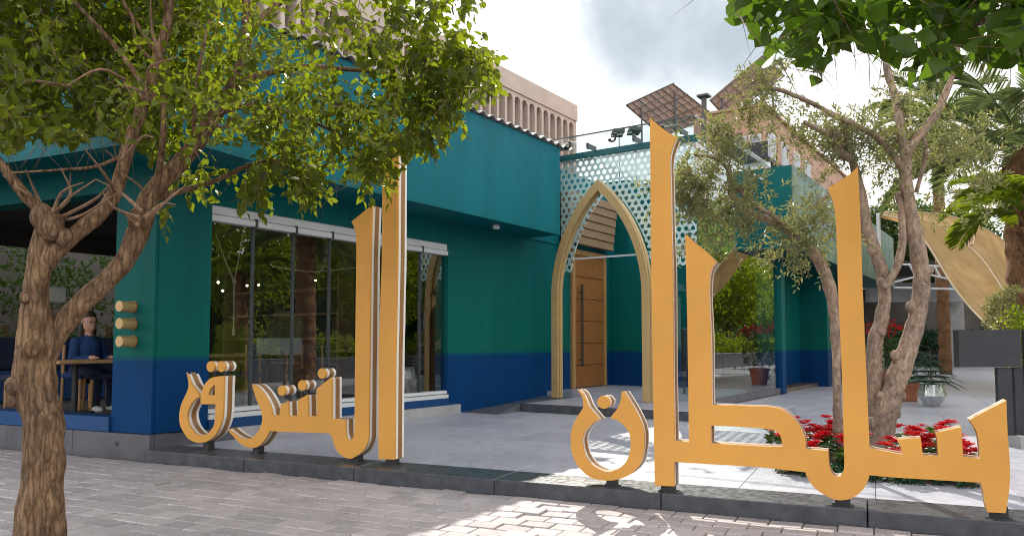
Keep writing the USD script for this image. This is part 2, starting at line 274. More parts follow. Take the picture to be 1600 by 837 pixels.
def stoneish(name, lo, hi, rough, each=0.42):
    """Concrete pavers and slabs: blotches, grit, faint stains, a tone of its own for each piece."""
    mat(name, {'g': ('geometry', {}), 'oi': ('object_info', {}), 'sm': ('math', {'math_type': 'add'}), 'fx': ('math', {'math_type': 'fraction'}), 'n': ('noise_texture', {'scale': 0.9, 'detail': 7, 'roughness': 0.62}), 'n2': ('noise_texture', {'scale': 70, 'detail': 4}), 'n4': ('noise_texture', {'scale': 7, 'detail': 6, 'roughness': 0.7}),
               'a': ('math', {'math_type': 'multiply_add', 'value2': 0.35, 'value3': -0.17}), 'b': ('math', {'math_type': 'multiply_add', 'value2': 0.45}), 'c': ('math', {'math_type': 'multiply_add', 'value2': 0.30}),
               'ra': ('math', {'math_type': 'multiply_add', 'value2': each}),
               'r': ('rgb_ramp', {'ramp': [(0.25, lo), (0.85, hi)]}), 'mr': ('map_range', {'from_min': 0.3, 'from_max': 0.7, 'to_min': rough - 0.1, 'to_max': rough + 0.1}),
               'bm': ('bump', {'strength': 0.35, 'distance': 0.006}), 'p': ('principled_bsdf', {})},
        [('oi.random', 'sm.value1'), ('g.random_per_island', 'sm.value2'), ('sm.value', 'fx.value1'), ('g.position', 'n.vector'), ('g.position', 'n2.vector'), ('g.position', 'n4.vector'), ('n2.fac', 'a.value1'), ('n.fac', 'b.value1'), ('a.value', 'b.value3'), ('n4.fac', 'c.value1'), ('b.value', 'c.value3'),
         ('fx.value', 'ra.value1'), ('c.value', 'ra.value3'), ('ra.value', 'r.fac'), ('r.color', 'p.base_color'), ('n4.fac', 'mr.value'), ('mr.result', 'p.roughness'), ('n2.fac', 'bm.height'), ('bm.normal', 'p.normal')])
stoneish('paver', (0.23, 0.205, 0.215), (0.63, 0.56, 0.565), 0.72, 0.17)
stoneish('plaza_stone', (0.27, 0.27, 0.33), (0.52, 0.515, 0.58), 0.42, 0.16)
simple('joint_sand', (0.13, 0.11, 0.095), 0.95, 0.3, 8, 0.4)

# ------------------------------------------------------------------ the ground
ZP = 0.11                                     # height of the plaza and the plinth above the street
g = MB(); g.add([(-300, -300, -0.06), (300, -300, -0.06), (300, 300, -0.06), (-300, 300, -0.06)], [[0, 1, 2, 3]])
obj('ground', g, 'joint_sand', kind='structure')
street = UsdGeom.Xform.Define(stage, '/World/street').GetPrim(); keys(street, kind='structure')
sb = MB(); sb.box((-14, -16, -0.05), (5.352, 18, -0.012), MS); obj('street_bed', sb, 'joint_sand', street)
rng = random.Random(3)
bricks = []
PL, PW, GAP = 0.205, 0.165, 0.008
row = 0; n1 = 5.345
while n1 > 0.3:
    e0 = -9 + (PL / 2 if row % 2 else 0) + rng.uniform(-.01, .01)
    while e0 < 13:
        if n1 < 2.0 or e0 > 10.5 or e0 < -3.5:
            pass
        else:
            bricks.append((n1, e0))
        e0 += PL
    n1 -= PW; row += 1
def brick(mb, n1, e0, dz, tilt):
    a = np.array([n1 - PW + GAP / 2, e0 + GAP / 2]); b = np.array([n1 - GAP / 2, e0 + PL - GAP / 2]); c_ = 0.005
    zt = 0.0 + dz
    v = []
    for (q, zz) in ((0, -0.03), (0, zt - c_), (c_, zt)):
        for (i, j) in ((a[0] + q, a[1] + q), (b[0] - q, a[1] + q), (b[0] - q, b[1] - q), (a[0] + q, b[1] - q)):
            v.append(W(i, j, zz + (tilt[0] * (i - a[0]) + tilt[1] * (j - a[1]) if zz > -0.02 else 0)))
    f = [[8, 9, 10, 11]] + [[k, (k + 1) % 4, 4 + (k + 1) % 4, 4 + k] for k in range(4)] + [[4 + k, 4 + (k + 1) % 4, 8 + (k + 1) % 4, 8 + k] for k in range(4)]
    mb.add(v, f)
def seen(p):
    q = p - O; fw = q[0] * C + q[1] * S; X = q[0] * S - q[1] * C
    return fw > 0.5 and abs(X) / fw < 0.70, fw
order = []
for (n_, e_) in bricks:
    p = W(n_ - PW / 2, e_ + PL / 2); ok, fw = seen(p)
    yy = 537 + F * EYE / max(fw, .1)
    order.append((0 if ok and yy < 850 else 1, fw, n_, e_))
order.sort()
rest = MB()
for k, (o_, fw, n_, e_) in enumerate(order):
    args = (n_, e_, rng.gauss(0, 0.0026), (rng.gauss(0, 0.014), rng.gauss(0, 0.014)))
    if k < 300:
        b1 = MB(); brick(b1, *args); obj('paving_brick', b1, 'paver', street)
    else:
        brick(rest, *args)
obj('paving_bricks', rest, 'paver', street, kind='stuff')
plaza = UsdGeom.Xform.Define(stage, '/World/plaza').GetPrim(); keys(plaza, kind='structure')
pz = MB(); pz.box((5.80, -40, -0.06), (22.0, 7.2, ZP - 0.014), MS); obj('slab_bed', pz, 'joint_sand', plaza)
pz = MB(); pz.box((22.004, -40, -0.04), (75, 7.2, ZP - 0.004), MS); pz.box((5.80, -40, -0.04), (22, -9.004, ZP - 0.004), MS); obj('paving', pz, 'plaza_stone', plaza)
for i in range(18):
    for j in range(18):
        q_ = 0.9; n_ = 5.80 + q_ * i; e_ = -9.0 + q_ * j
        if e_ > 7 or (i > 8 and j > 14): continue
        sl = MB(); sl.box((n_ + .002, e_ + .002, -0.03), (n_ + q_ - .002, e_ + q_ - .002, ZP - 0.004 + rng.uniform(-.0012, .0012)), MS, 0.002); obj('paving_slab', sl, 'plaza_stone', plaza)

plinth = thing('plinth', 'low black granite plinth carrying the gold letters along the paved street', 'plinth')
edges = [6.50, 5.2, 3.98, 2.66, 1.36, 0.05, -1.25, -2.55, -3.9, -5.2]
for i in range(len(edges) - 1):
    p_ = MB(); p_.box((5.36, edges[i + 1] + 0.003, -0.04), (5.795, edges[i] - 0.003, ZP + 0.001 * (i % 2)), MS, 0.006); obj('granite_slab', p_, 'black_granite', plinth)

# ------------------------------------------------------------------ the main building
CX, CY = 4.36, 7.35                            # outer corner of the building
bld = thing('restaurant_building', 'teal and blue painted single storey restaurant with deep overhanging fascia', 'building')
WB = CY + 0.25
FZ0, FZ1 = 3.0, 4.5
XA, XB = 5.00, 9.05                            # the front window
ZS, ZT = 0.34, 2.66
w = MB()
ne = np.array([CX, CY, 0]) @ NN; ee0 = np.array([CX, CY, 0]) @ EE
wl = MB()
fr = lambda x0, x1, z0, z1, mb=w: mb.box((x0, CY, z0), (x1, WB, z1))
fr(CX + 0.04, XA, 0.25, 3.0); fr(XB, 14.6, 0.02, 3.0); fr(XA, XB, ZT, 3.0)
def facade(e0, e1, z0, z1, mb, n0=ne, n1=ne + 0.25): mb.box((n0, ee0 + e0, z0), (n1, ee0 + e1, z1), MS)
facade(0.0, 0.58, 0.25, 3.3, w); facade(0.58, 9.0, 2.75, 3.3, w); facade(4.6, 5.0, 0.25, 2.75, w)
obj('wall', w, 'teal_blue_paint', bld)
s1 = MB(); facade(0.58, 4.6, 0.25, 0.40, s1, ne - 0.03, ne + 0.22); obj('window_sill', s1, 'blue_paint', bld)
b1 = MB()
for k in range(8): facade(0.0 + 1.1 * k + (0.002 if k else -0.03), 1.1 * (k + 1) - 0.002, -0.03, 0.245, b1 if k == 0 else b1, ne - 0.045, ne + 0.2)
for k in range(8):
    q = MB(); facade(1.1 * k + (0.003 if k else -0.045), 1.1 * (k + 1) - 0.003, -0.03, 0.245, q, ne - 0.05 - 0.001 * (k % 2), ne + 0.2); obj('base_stone', q, 'base_granite', bld)
q = MB(); q.box((CX + 0.02, CY - 0.05, 0.0), (XA + 0.3, CY + 0.2, 0.24)); obj('base_stone', q, 'base_granite', bld)
q = MB(); q.box((XA + 0.302, CY - 0.07, 0.0), (XB + 0.25, CY + 0.2, 0.235), None, 0.01); obj('window_base', q, 'concrete', bld)
q = MB(); q.box((XA, CY - 0.03, 0.236), (XB, CY + 0.2, ZS)); obj('window_sill', q, 'blue_paint', bld)
q = MB(); q.cyl(W(ne - 0.053, ee0 + 0.42, 0.14), W(ne - 0.035, ee0 + 0.42, 0.14), 0.022); obj('vent_hole', q, 'black_metal', bld)
# fascia box with soffit, and its return along the street side
fa = MB()
FY = 6.65
fa.box((4.05, FY, FZ0), (11.20, CY + 0.6, FZ1)); fa.box((11.2, CY - 0.02, FZ0), (14.6, CY + 0.6, FZ1 - 0.05))
facade(-0.9, 9.5, FZ0 + 0.004, FZ1 - 0.004, fa, ne - 0.62, ne + 0.4)
obj('fascia', fa, 'teal_blue_paint', bld)
# corrugated roof sheet whose wavy edge shows on top of the fascia
xs = np.arange(3.6, 11.6, 0.03); wav = 0.028 * np.sin(xs * 2 * np.pi / 0.24)
v = []
for dy, dz in ((-0.05, 0), (2.4, 0.25)):
    for x_, h in zip(xs, wav): v.append((x_, FY + dy, FZ1 + 0.045 + h + dz))
for dy, dz in ((-0.05, -0.018), (2.4, 0.232)):
    for x_, h in zip(xs, wav): v.append((x_, FY + dy, FZ1 + 0.045 + h + dz))
nx = len(xs); f = []
for k in range(nx - 1):
    f += [[k, k + 1, nx + k + 1, nx + k], [2 * nx + k + 1, 2 * nx + k, 3 * nx + k, 3 * nx + k + 1], [2 * nx + k, 2 * nx + k + 1, k + 1, k]]
q = MB(); q.add(v, f); obj('roof_sheet', q, 'roof_metal', bld)
def deck(dx, z0, z1, name, m_):
    q = MB(); q.prism(Polygon([(CX + dx, WB - .05), (14.3, WB - .05), (14.3, 13.4), (CX + dx - 0.98, 13.4)]), z1 - z0, plane((0, 0, z0), (1, 0, 0), (0, 1, 0), (0, 0, 1))); obj(name, q, m_, bld)
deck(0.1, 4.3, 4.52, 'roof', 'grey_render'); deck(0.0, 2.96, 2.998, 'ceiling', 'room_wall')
# the room behind the glass
q = MB()
q.box((3.4, 13.4, 0.0), (4.2, 13.5, 3.0)); q.box((7.8, 13.4, 0.0), (14.6, 13.5, 3.0)); q.box((4.2, 13.4, 2.7), (7.8, 13.5, 3.0)); q.box((4.2, 13.4, 0.0), (7.8, 13.5, 0.8))
q.box((14.3, WB + 0.002, 0.3), (14.5, 13.4, 3.0))
q.box((9.3, 9.6, 0.3), (9.5, 13.3, 2.97))
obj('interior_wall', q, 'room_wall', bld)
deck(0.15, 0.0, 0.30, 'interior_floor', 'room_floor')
# folding glass wall
win = MB(); win.box((XA, CY + 0.02, 2.565), (XB, CY + 0.16, ZT)); 
obj('window_rail', win, 'white_metal', bld)
win = MB(); win.box((XA, CY + 0.0, 2.49), (XB, CY + 0.13, 2.555)); obj('window_rail', win, 'white_metal', bld)
win = MB(); win.box((XA, CY - 0.02, ZS + 0.002), (XB, CY + 0.16, 0.395)); obj('window_rail', win, 'white_metal', bld)
win = MB(); win.box((XA, CY + 0.01, 0.405), (XB, CY + 0.13, 0.45)); obj('window_rail', win, 'white_metal', bld)
pw = (XB - XA) / 7
for k in range(7):
    x0 = XA + pw * k
    q = MB(); q.add([(x0 + .012, CY + .065, .45), (x0 + pw - .012, CY + .065, .45), (x0 + pw - .012, CY + .065, 2.49), (x0 + .012, CY + .065, 2.49)], [[0, 1, 2, 3]]); obj('glass_panel', q, 'window_glass', bld)
    if k:
        q = MB(); q.box((x0 - 0.011, CY + 0.045, 0.40), (x0 + 0.011, CY + 0.085, 2.56)); obj('panel_joint', q, 'dark_steel', bld)
        q = MB(); q.box((x0 - 0.018, CY - 0.006, 2.485), (x0 + 0.018, CY + 0.13, 2.575), None, .004); obj('hinge', q, 'dark_steel', bld)
# small white spotlight under the fascia
q = MB(); sp = at(775, 347, y=6.95); q.cyl((sp[0], 6.95, FZ0 - 0.05), (sp[0], 6.95, FZ0), 0.055, k=16); obj('soffit_lamp', q, 'white_paint', bld)

# right-hand wing: fascia box, recessed wall, column, window
wing = thing('restaurant_wing', 'green side wing with projecting fascia box and blue dado behind the glass entrance', 'building')
q = MB(); q.box((15.5, 3.9, 3.05), (28.5, 9.5, 4.68)); q.box((14.6, 7.0, 3.0), (15.5, 9.5, 4.6)); obj('fascia', q, 'wing_paint', wing)
q = MB()
for (x0, x1, z0, z1) in ((18.25, 28.5, 0.02, 3.05), (16.62, 18.25, 0.02, 0.30), (16.62, 18.25, 2.68, 3.05)): q.box((x0, 4.9, z0), (x1, 5.1, z1))
q.box((14.4, 5.35, 0.02), (14.6, 7.35, 3.0))
obj('wall', q, 'teal_blue_paint', wing)
q = MB(); q.box((20.0, 4.25, 0.02), (20.9, 4.9, 3.05)); obj('column', q, 'teal_blue_paint', wing)
q = MB(); q.box((16.40, 4.38, 0.02), (16.68, 4.9, 3.05)); obj('column', q, 'teal_blue_paint', wing)
q = MB(); q.box((16.68, 4.84, 0.30), (18.27, 4.95, 0.42)); q.box((16.68, 4.84, 2.56), (18.27, 4.95, 2.68)); q.box((18.13, 4.84, 0.42), (18.27, 4.95, 2.56)); obj('window_frame', q, 'brass', wing)
q = MB(); q.add([(16.70, 4.9, .42), (18.13, 4.9, .42), (18.13, 4.9, 2.56), (16.70, 4.9, 2.56)], [[0, 1, 2, 3]]); obj('window_pane', q, 'entrance_glass', wing)
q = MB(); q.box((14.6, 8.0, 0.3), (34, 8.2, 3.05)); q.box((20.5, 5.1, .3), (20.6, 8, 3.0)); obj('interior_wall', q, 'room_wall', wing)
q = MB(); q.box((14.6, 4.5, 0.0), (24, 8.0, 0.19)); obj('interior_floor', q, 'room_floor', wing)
for k in range(0):
    q = MB(); q.box((18.4 + 0.62 * k * 2, 3.888, 3.06), (18.42 + 0.62 * k * 2, 3.898, 4.67)); obj('cladding_joint', q, 'teal_paint', wing)

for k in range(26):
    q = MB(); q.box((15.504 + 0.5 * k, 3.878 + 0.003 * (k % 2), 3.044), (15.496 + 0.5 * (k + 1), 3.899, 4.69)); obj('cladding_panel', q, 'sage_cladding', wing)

# ------------------------------------------------------------------ glass entrance
ent = thing('glass_entrance', 'glass entrance box with white star lattice, overhanging glass roof and timber door', 'entrance')
GX, GY, GZ = 11.80, 4.45, 4.42                 # front plane, side plane, head height
GY1 = 7.02
def pane_box(name, a, b, m, par=None):
    a, b = np.array(a, float), np.array(b, float); q = MB(); k = int(np.argmin(np.abs(b - a))); i, j = [x for x in range(3) if x != k]; v = []
    for (ti, tj) in ((0, 0), (1, 0), (1, 1), (0, 1)):
        p = (a + b) / 2; p[i] = (a, b)[ti][i]; p[j] = (a, b)[tj][j]; v.append(p)
    q.add(v, [[0, 1, 2, 3]]); return obj(name, q, m, par or ent)
pane_box('glass_pane', (GX, GY, 0.24), (GX + 0.012, GY + 0.62, GZ), 'entrance_glass')
pane_box('glass_pane', (GX, GY1 - 0.24, 0.24), (GX + 0.012, GY1, GZ), 'entrance_glass')
hp = MB()
AY, AH, ASP, APX = 6.02, 0.80, 2.06, 3.84       # arch centre, half width, springing, apex
def arch_poly(cy, half, spring, apex, base, n=14):
    h = apex - spring; R = (half * half + h * h) / (2 * half); a = math.asin(min(1, h / R))
    left = [(cy - half + R - R * math.cos(t), spring + R * math.sin(t)) for t in np.linspace(0, a, n)]
    right = [(2 * cy - y, z) for y, z in left[::-1]]
    return Polygon([(cy - half, base)] + left + right[1:] + [(cy + half, base)])
MX = plane((0, 0, 0), (0, 1, 0), (0, 0, 1), (1, 0, 0))
def xpl(x): m = MX.copy(); m[0, 3] = x; return m
upper = sbox(GY + 0.63, 0.24, GY1 - 0.25, GZ).difference(arch_poly(AY, AH, ASP, APX, 0.0))
v_, f_ = trimesh.creation.triangulate_polygon(upper, engine='earcut'); q = MB(); q.add(np.column_stack([np.full(len(v_), GX + .006), v_]), f_); obj('glass_pane', q, 'entrance_glass', ent)
# lattice: hexagons of pierced holes in a white sheet right behind the glass
def lattice(region, pitch=0.118):
    holes = []; x0, y0, x1, y1 = region.bounds; r = 0; y = y0 - pitch
    while y < y1 + pitch:
        x = x0 - pitch + (pitch / 2 if r % 2 else 0); k = 0
        while x < x1 + pitch:
            kind = (k + (r % 2) * 2 - (r // 2) * 0 + r) % 3
            if kind == 0:
                a = [(x + (0.050 if j % 2 == 0 else 0.036) * math.cos(j * math.pi / 6), y + (0.050 if j % 2 == 0 else 0.036) * math.sin(j * math.pi / 6)) for j in range(12)]
            else:
                o_ = math.pi / 2 * (1 if kind == 1 else -1)
                a = [(x + (0.048 if j % 2 == 0 else 0.036) * math.cos(o_ + j * math.pi / 3), y + (0.048 if j % 2 == 0 else 0.036) * math.sin(o_ + j * math.pi / 3)) for j in range(6)]
            holes.append(Polygon(a)); x += pitch; k += 1
        y += pitch * 0.866; r += 1
    return region.difference(unary_union([h_ for h_ in holes if region.intersects(h_)]))
lat = sbox(GY + 0.02, 2.42, GY1 - 0.02, GZ).difference(arch_poly(AY, AH, ASP, APX, 0.0))
q = MB(); q.prism(lattice(lat), 0.012, xpl(GX + 0.022)); obj('lattice_screen', q, 'lattice_white', ent)
# head beam, roof glass, glass fins and spider fittings
q = MB(); q.box((GX - 0.05, GY - 0.03, GZ + 0.004), (GX + 0.03, GY1 + 0.03, GZ + 0.10)); obj('head_beam', q, 'teal_paint', ent)
q = MB(); q.box((GX + 0.06, GY - 0.01, GZ + 0.003), (16.4, GY + 0.02, GZ + 0.05)); obj('head_beam', q, 'white_metal', ent)
RZ = 4.62
for k in range(3):
    y0 = 4.22 + k * (6.86 - 4.22) / 3; y1 = 4.22 + (k + 1) * (6.86 - 4.22) / 3
    pane_box('roof_pane', (11.12, y0 + 0.004, RZ), (15.1, y1 - 0.004, RZ + 0.02), 'roof_glass')
q = MB(); q.box((11.10, 4.20, RZ - 0.004), (11.118, 6.90, RZ + 0.016)); obj('roof_edge', q, 'dark_steel', ent)
q = MB(); q.box((11.118, 4.19, RZ - 0.006), (15.1, 4.217, RZ + 0.03)); obj('roof_edge', q, 'roof_glass', ent)
for i, y_ in enumerate((6.32, 5.45, 4.62)):
    q = MB(); q.box((11.55, y_ - 0.008, GZ + 0.11), (11.9, y_ + 0.008, RZ - 0.002)); q.cyl((11.6, y_, GZ + .1), (11.6, y_, RZ), 0.022); obj('glass_fin', q, 'dark_steel', ent)
    q = MB(); a0 = np.array([11.35, y_ + 0.22, RZ]); pts = [a0 + (0, 0, 0), a0 + (0, 0, -.05), a0 + (0.02, 0.015, -.09), a0 + (0.03, 0.06, -.105), a0 + (0.03, 0.11, -.09)]
    q.tube(pts, 0.016, 8); q.cyl(a0 + (0, 0, -0.012), a0 + (0, 0, -0.003), 0.035); q.cyl(pts[-1], pts[-1] + np.array([0, 0.01, 0.03]), 0.028); obj('spider_fitting', q, 'black_metal', ent)
for x_ in (12.6, 14.0):
    q = MB(); 
    for t in range(4):
        d_ = np.array([math.cos(math.pi / 4 + t * math.pi / 2), math.sin(math.pi / 4 + t * math.pi / 2), 0]) * 0.12
        q.tube([np.array([x_, GY + .12, RZ - .07]), np.array([x_, GY + .12, RZ - .05]) + d_, np.array([x_, GY + .12, RZ - .004]) + d_], 0.012, 6)
    q.cyl((x_, GY + .12, GZ + .1), (x_, GY + .12, RZ - .06), 0.025); obj('spider_fitting', q, 'chrome', ent)
# side glass
for k in range(4):
    x0 = GX + 0.02 + k * 1.14
    pane_box('glass_pane', (x0, GY, 0.24), (x0 + 1.13, GY + 0.012, GZ), 'side_glass')
q = MB(); q.box((GX, GY - 0.03, 0.12), (16.4, GY + 0.04, 0.238)); obj('base_rail', q, 'base_granite', ent)
q = MB(); q.box((GX + 0.1, GY + 0.06, 0.12), (14.4, CY - 0.002, 0.30)); obj('vestibule_floor', q, 'plaza_stone', ent)
q = MB(); q.box((14.4, GY + 0.06, 2.95), (11.9, CY - 0.02, 3.0)) ; 
# door in the long facade, inside the glass box
dx0, dx1, dz0, dz1 = 12.74, 14.14, 0.31, 2.98
q = MB(); q.box((dx0, CY - 0.06, dz0), (dx0 + 0.11, CY - 0.003, dz1)); q.box((dx1 - 0.11, CY - 0.06, dz0), (dx1, CY - 0.003, dz1)); q.box((dx0 + 0.11, CY - 0.06, dz1 - 0.1), (dx1 - 0.11, CY - 0.003, dz1)); obj('door_frame', q, 'frame_wood', ent)
nb = 6; hgt = (dz1 - 0.1 - dz0) / nb
q = MB(); q.box((dx0 + 0.112, CY - 0.03, dz0), (dx1 - 0.112, CY - 0.004, dz1 - 0.102)); door = obj('door', q, 'door_wood', ent)
for k in range(nb):
    q = MB(); q.box((dx0 + 0.114, CY - 0.05, dz0 + k * hgt + 0.004), (dx1 - 0.114, CY - 0.031, dz0 + (k + 1) * hgt - 0.004), None, 0.006); obj('door_plank', q, 'door_wood', door)
q = MB(); hx = dx0 + 0.27; q.cyl((hx, CY - 0.12, 0.72), (hx, CY - 0.12, 2.3), 0.022); q.cyl((hx, CY - 0.12, 0.85), (hx, CY - 0.05, 0.85), 0.012); q.cyl((hx, CY - 0.12, 2.15), (hx, CY - 0.05, 2.15), 0.012); obj('door_handle', q, 'black_metal', door)
for k in range(6):
    q = MB(); q.box((12.3, CY - 0.2 - 0.02 * k, 3.06 + 0.16 * k), (14.2, CY - 0.06, 3.06 + 0.16 * (k + 1) - 0.008), None, 0.005); obj('timber_plank', q, 'slat_wood', ent)
q = MB(); q.box((12.0, 5.2, 2.66), (12.02, 7.2, 2.69)); q.box((12.0, 5.35, 2.6), (12.08, 5.6, 2.72)); obj('door_closer', q, 'white_metal', ent)
# the pointed golden arch in front
GA = 11.30; ac = 5.985
outer = arch_poly(ac, 0.905, 1.95, 3.89, 0.235, 22); inner = arch_poly(ac, 0.785, 1.95, 3.71, 0.0, 22)
archp = outer.difference(inner)
arch = thing('golden_arch', 'pointed golden arch framing the glass entrance', 'arch')
q = MB(); q.prism(archp, 0.05, xpl(GA)); obj('front_frame', q, 'brass', arch)
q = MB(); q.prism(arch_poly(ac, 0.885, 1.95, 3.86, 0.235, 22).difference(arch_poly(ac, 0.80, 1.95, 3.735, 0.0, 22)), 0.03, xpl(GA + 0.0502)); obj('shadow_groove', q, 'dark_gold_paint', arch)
q = MB(); q.prism(archp, 0.10, xpl(GA + 0.0804)); obj('back_frame', q, 'brass', arch)
# step and ramp
stp = thing('entrance_step', 'dark stone step in front of the golden arch', 'step')
q = MB(); q.box((10.0, 3.0, 0.06), (GX + 0.095, 6.62, 0.231), None, 0.008); obj('step_slab', q, 'plaza_stone', stp)
q = MB(); q.box((9.975, 2.98, 0.06), (9.999, 6.64, 0.233)); obj('step_front', q, 'black_granite', stp)
q = MB(); q.box((9.999, 6.622, 0.06), (GX - 0.0, 6.645, 0.2325)); obj('step_side', q, 'black_granite', stp)
rp = MB()
rp.add([(9.35, 7.30, ZP + 0.002), (9.35, 6.62, ZP + 0.002), (9.95, 6.66, 0.226), (11.7, 6.66, 0.226), (11.7, 7.30, 0.226), (9.35, 7.30, ZP - 0.05), (9.35, 6.62, ZP - 0.05), (9.95, 6.66, 0.0), (11.7, 6.66, 0.0), (11.7, 7.30, 0.0)],
       [[0, 1, 2, 2], [0, 2, 4, 4], [2, 3, 4, 4], [1, 6, 7, 2], [0, 5, 6, 1], [2, 7, 8, 3]])
obj('ramp', rp, 'base_granite', label='dark sloping ramp between the blue wall and the entrance step', cat='ramp')

# ------------------------------------------------------------------ the two golden words on the plinth
def pl(pts, nn):
    return [(float(p @ EE), float(p[2])) for p in (at(x, y, nn=nn) for x, y in pts)]
NR, NL = 5.40, 5.585
K_alif_ta_lam = [(1015.4,183.4),(1022,190),(1029,195.8),(1042,205.8),(1057,214.5),(1052.5,225),(1049.5,234),(1047.3,245),(1046.6,257),(1047.6,289),(1049,370),(1051,420),(1052,580),(1054,688),(1076.5,690),
 (1075,580),(1073.5,480),(1070.5,366),(1075,369.5),(1082.5,376.5),(1092,384),(1103.4,393),(1119,409.2),(1115,414),(1111.5,421),(1109,432),(1107.7,458),(1110.8,535),(1111.6,632),(1150.5,633.2),(1185,634.2),(1203,635.2),(1219.4,638.3),(1230,644.5),(1240,653.5),(1249.6,666),(1256,680),(1258.5,690),(1259,701),(1294,703.5),
 (1295.6,727),(1298.5,737),(1302.5,742.3),(1307.5,744.2),(1313,743),(1316.7,739),(1318.8,730),(1318.8,706),(1315.3,580),(1309.5,450),(1307.8,393.5),(1306.3,350),(1305,335),(1303,321),(1298.5,307),(1293,295),(1300,290.5),(1317.8,279),(1330,270),(1340.5,260.5),(1342.3,298),(1345.4,370),(1347.8,450),(1353.5,580),(1358.7,699.5),
 (1410.4,709.5),(1407.5,699),(1401.5,686),(1438.8,683.5),(1441.8,711),(1466,711.5),(1465,697),(1463.8,684),(1461,675.5),(1502,666.5),(1505,713),(1531.5,715.8),(1531,700),(1529,684),(1525.4,672.5),(1514.5,655.3),(1572.5,624.8),(1574.6,678.5),(1578,723),(1577.6,759),(1571.6,801),(1543,799.5),(1539,785),(1536,767),(1532,753.4),
 (1400,745.5),(1358.7,741.8),(1355.5,752),(1348,764.5),(1335,775.5),(1325,779.5),(1314,780.8),(1303,779.5),(1290,773.5),(1277,765),(1268,756),(1262,746.5),(1258,737),(1180,728.8),(1060,721.6),(1053.2,721),(1054,759),(1023,758),(1020,580),(1017.3,400)]
K_hole = [(1110.5,664.5),(1150,666),(1180,668),(1196,669.2),(1208,671.5),(1217,677),(1221,685),(1222.6,697.5),(1180,696),(1111,692)]
K_noon = [(902,607.5),(906,613.5),(910,620.6),(911.3,632.6),(909.5,639),(905,645.7),(896.7,661),(893,671),(891.7,683),(893,704),(900.3,723.4),(913.5,739),(923,745),(932.6,748.5),(951.7,750.3),(973,746.2),(990,736.5),(1000.7,723.4),(1005.4,704),(1006.6,682.7),(1003.5,664),(993.5,642),(982.7,623.5),(974.8,611.2),(970.6,611.8),
 (970.3,620),(968.5,629),(964.7,638),(957.5,646.8),(953.2,652.5),(966,657),(975.6,665.3),(981.5,673),(984.3,681),(985.3,691),(985,700),(978,721),(963.6,733),(954,735.6),(944.5,735.6),(925.4,726),(913.5,709),(909.6,690),(911,680),(915.8,671),(922,663.5),(929.5,658.2),(937,655.3),(931,648),(925.4,641.6),(919.4,633.5),(913.5,619.4),(908.5,612)]
K_alif = [(621.9,220),(616.5,227.5),(611.7,234.5),(604,244),(595.5,251),(594.5,258),(595.5,272),(597,290),(596.8,400),(591.6,540),(591.2,716.5),(616.4,717.6),(617,620),(618,540),(621,400)]
K_lam = [(581.3,320.3),(575,325),(549,346.3),(552,352),(554.3,359),(556,369),(556.8,400),(554.9,540),(554,655),(553.6,676),(551.5,684),(547,688),(542.5,686),(540,677),(539.6,655),(518.3,653.8),(518.3,592),(517.4,589),(494.4,607.2),(495,649.5),(481.5,649.5),(480.5,616),(465.7,624.3),(465,649.2),(451,649),(450.2,626.6),(438.7,631),(436.5,648.7),(425.5,648),(423.5,637),(420,628.5),(412,614.5),(403,604.5),(398,601),(393.2,599.6),(396,609),(398.5,618),(404,631.5),(407.5,640),(409.3,648),(409.5,656),(408,664),(402.5,675),(393.9,683.3),(387,685.5),(381.7,685.2),(374,682.5),(367.5,678.5),(355.3,668.8),(359.5,675.5),(365.5,682.3),(371,688.5),(377.6,694),(384.5,697.5),(392,699.2),(399.5,698.5),(406,695),(415,684.5),(419,677.5),(421.5,672.5),(438,673.8),(514.7,676.5),(518.3,682),(523,697.5),(528,705.5),(535,712),(542,715),(549,715.8),(560,710),(566.5,704.5),(571,697.5),(574.3,689.5),(575.7,682),(577.3,540),(578.8,400)]
K_qaf = [(350,586.6),(349.5,600),(348.3,641),(347,653),(344,664),(340,673),(335,680.5),(322.8,689.5),(316,691),(308.6,691.2),(294.4,685),(284,670),(280.6,660),(279.9,649.5),(281,640),(283.3,631),(291.3,613.3),(294,606),(294.6,600),(293.4,590.6),(291,581.5),(294.4,588.6),(297,595),(300.5,601.5),(308.6,611.5),(311.6,619.5),(306.3,622.3),(300.5,628),(296.4,635),(293.3,642),(292.3,649.5),(293.3,657),(295.6,664),(304.5,676),(311,679),(318.7,679.2),(324.5,676.8),(329,672),(332.5,667),(335,660),(336.2,646),(336.6,631),(313.5,631),(313.3,622),(314.7,612.5),(320.8,598.5),(326,593),(333,589)]
K_qhole = [(325.8,617),(326.5,611.5),(329,606.9),(332.3,603),(336,600.8),(335.4,617)]
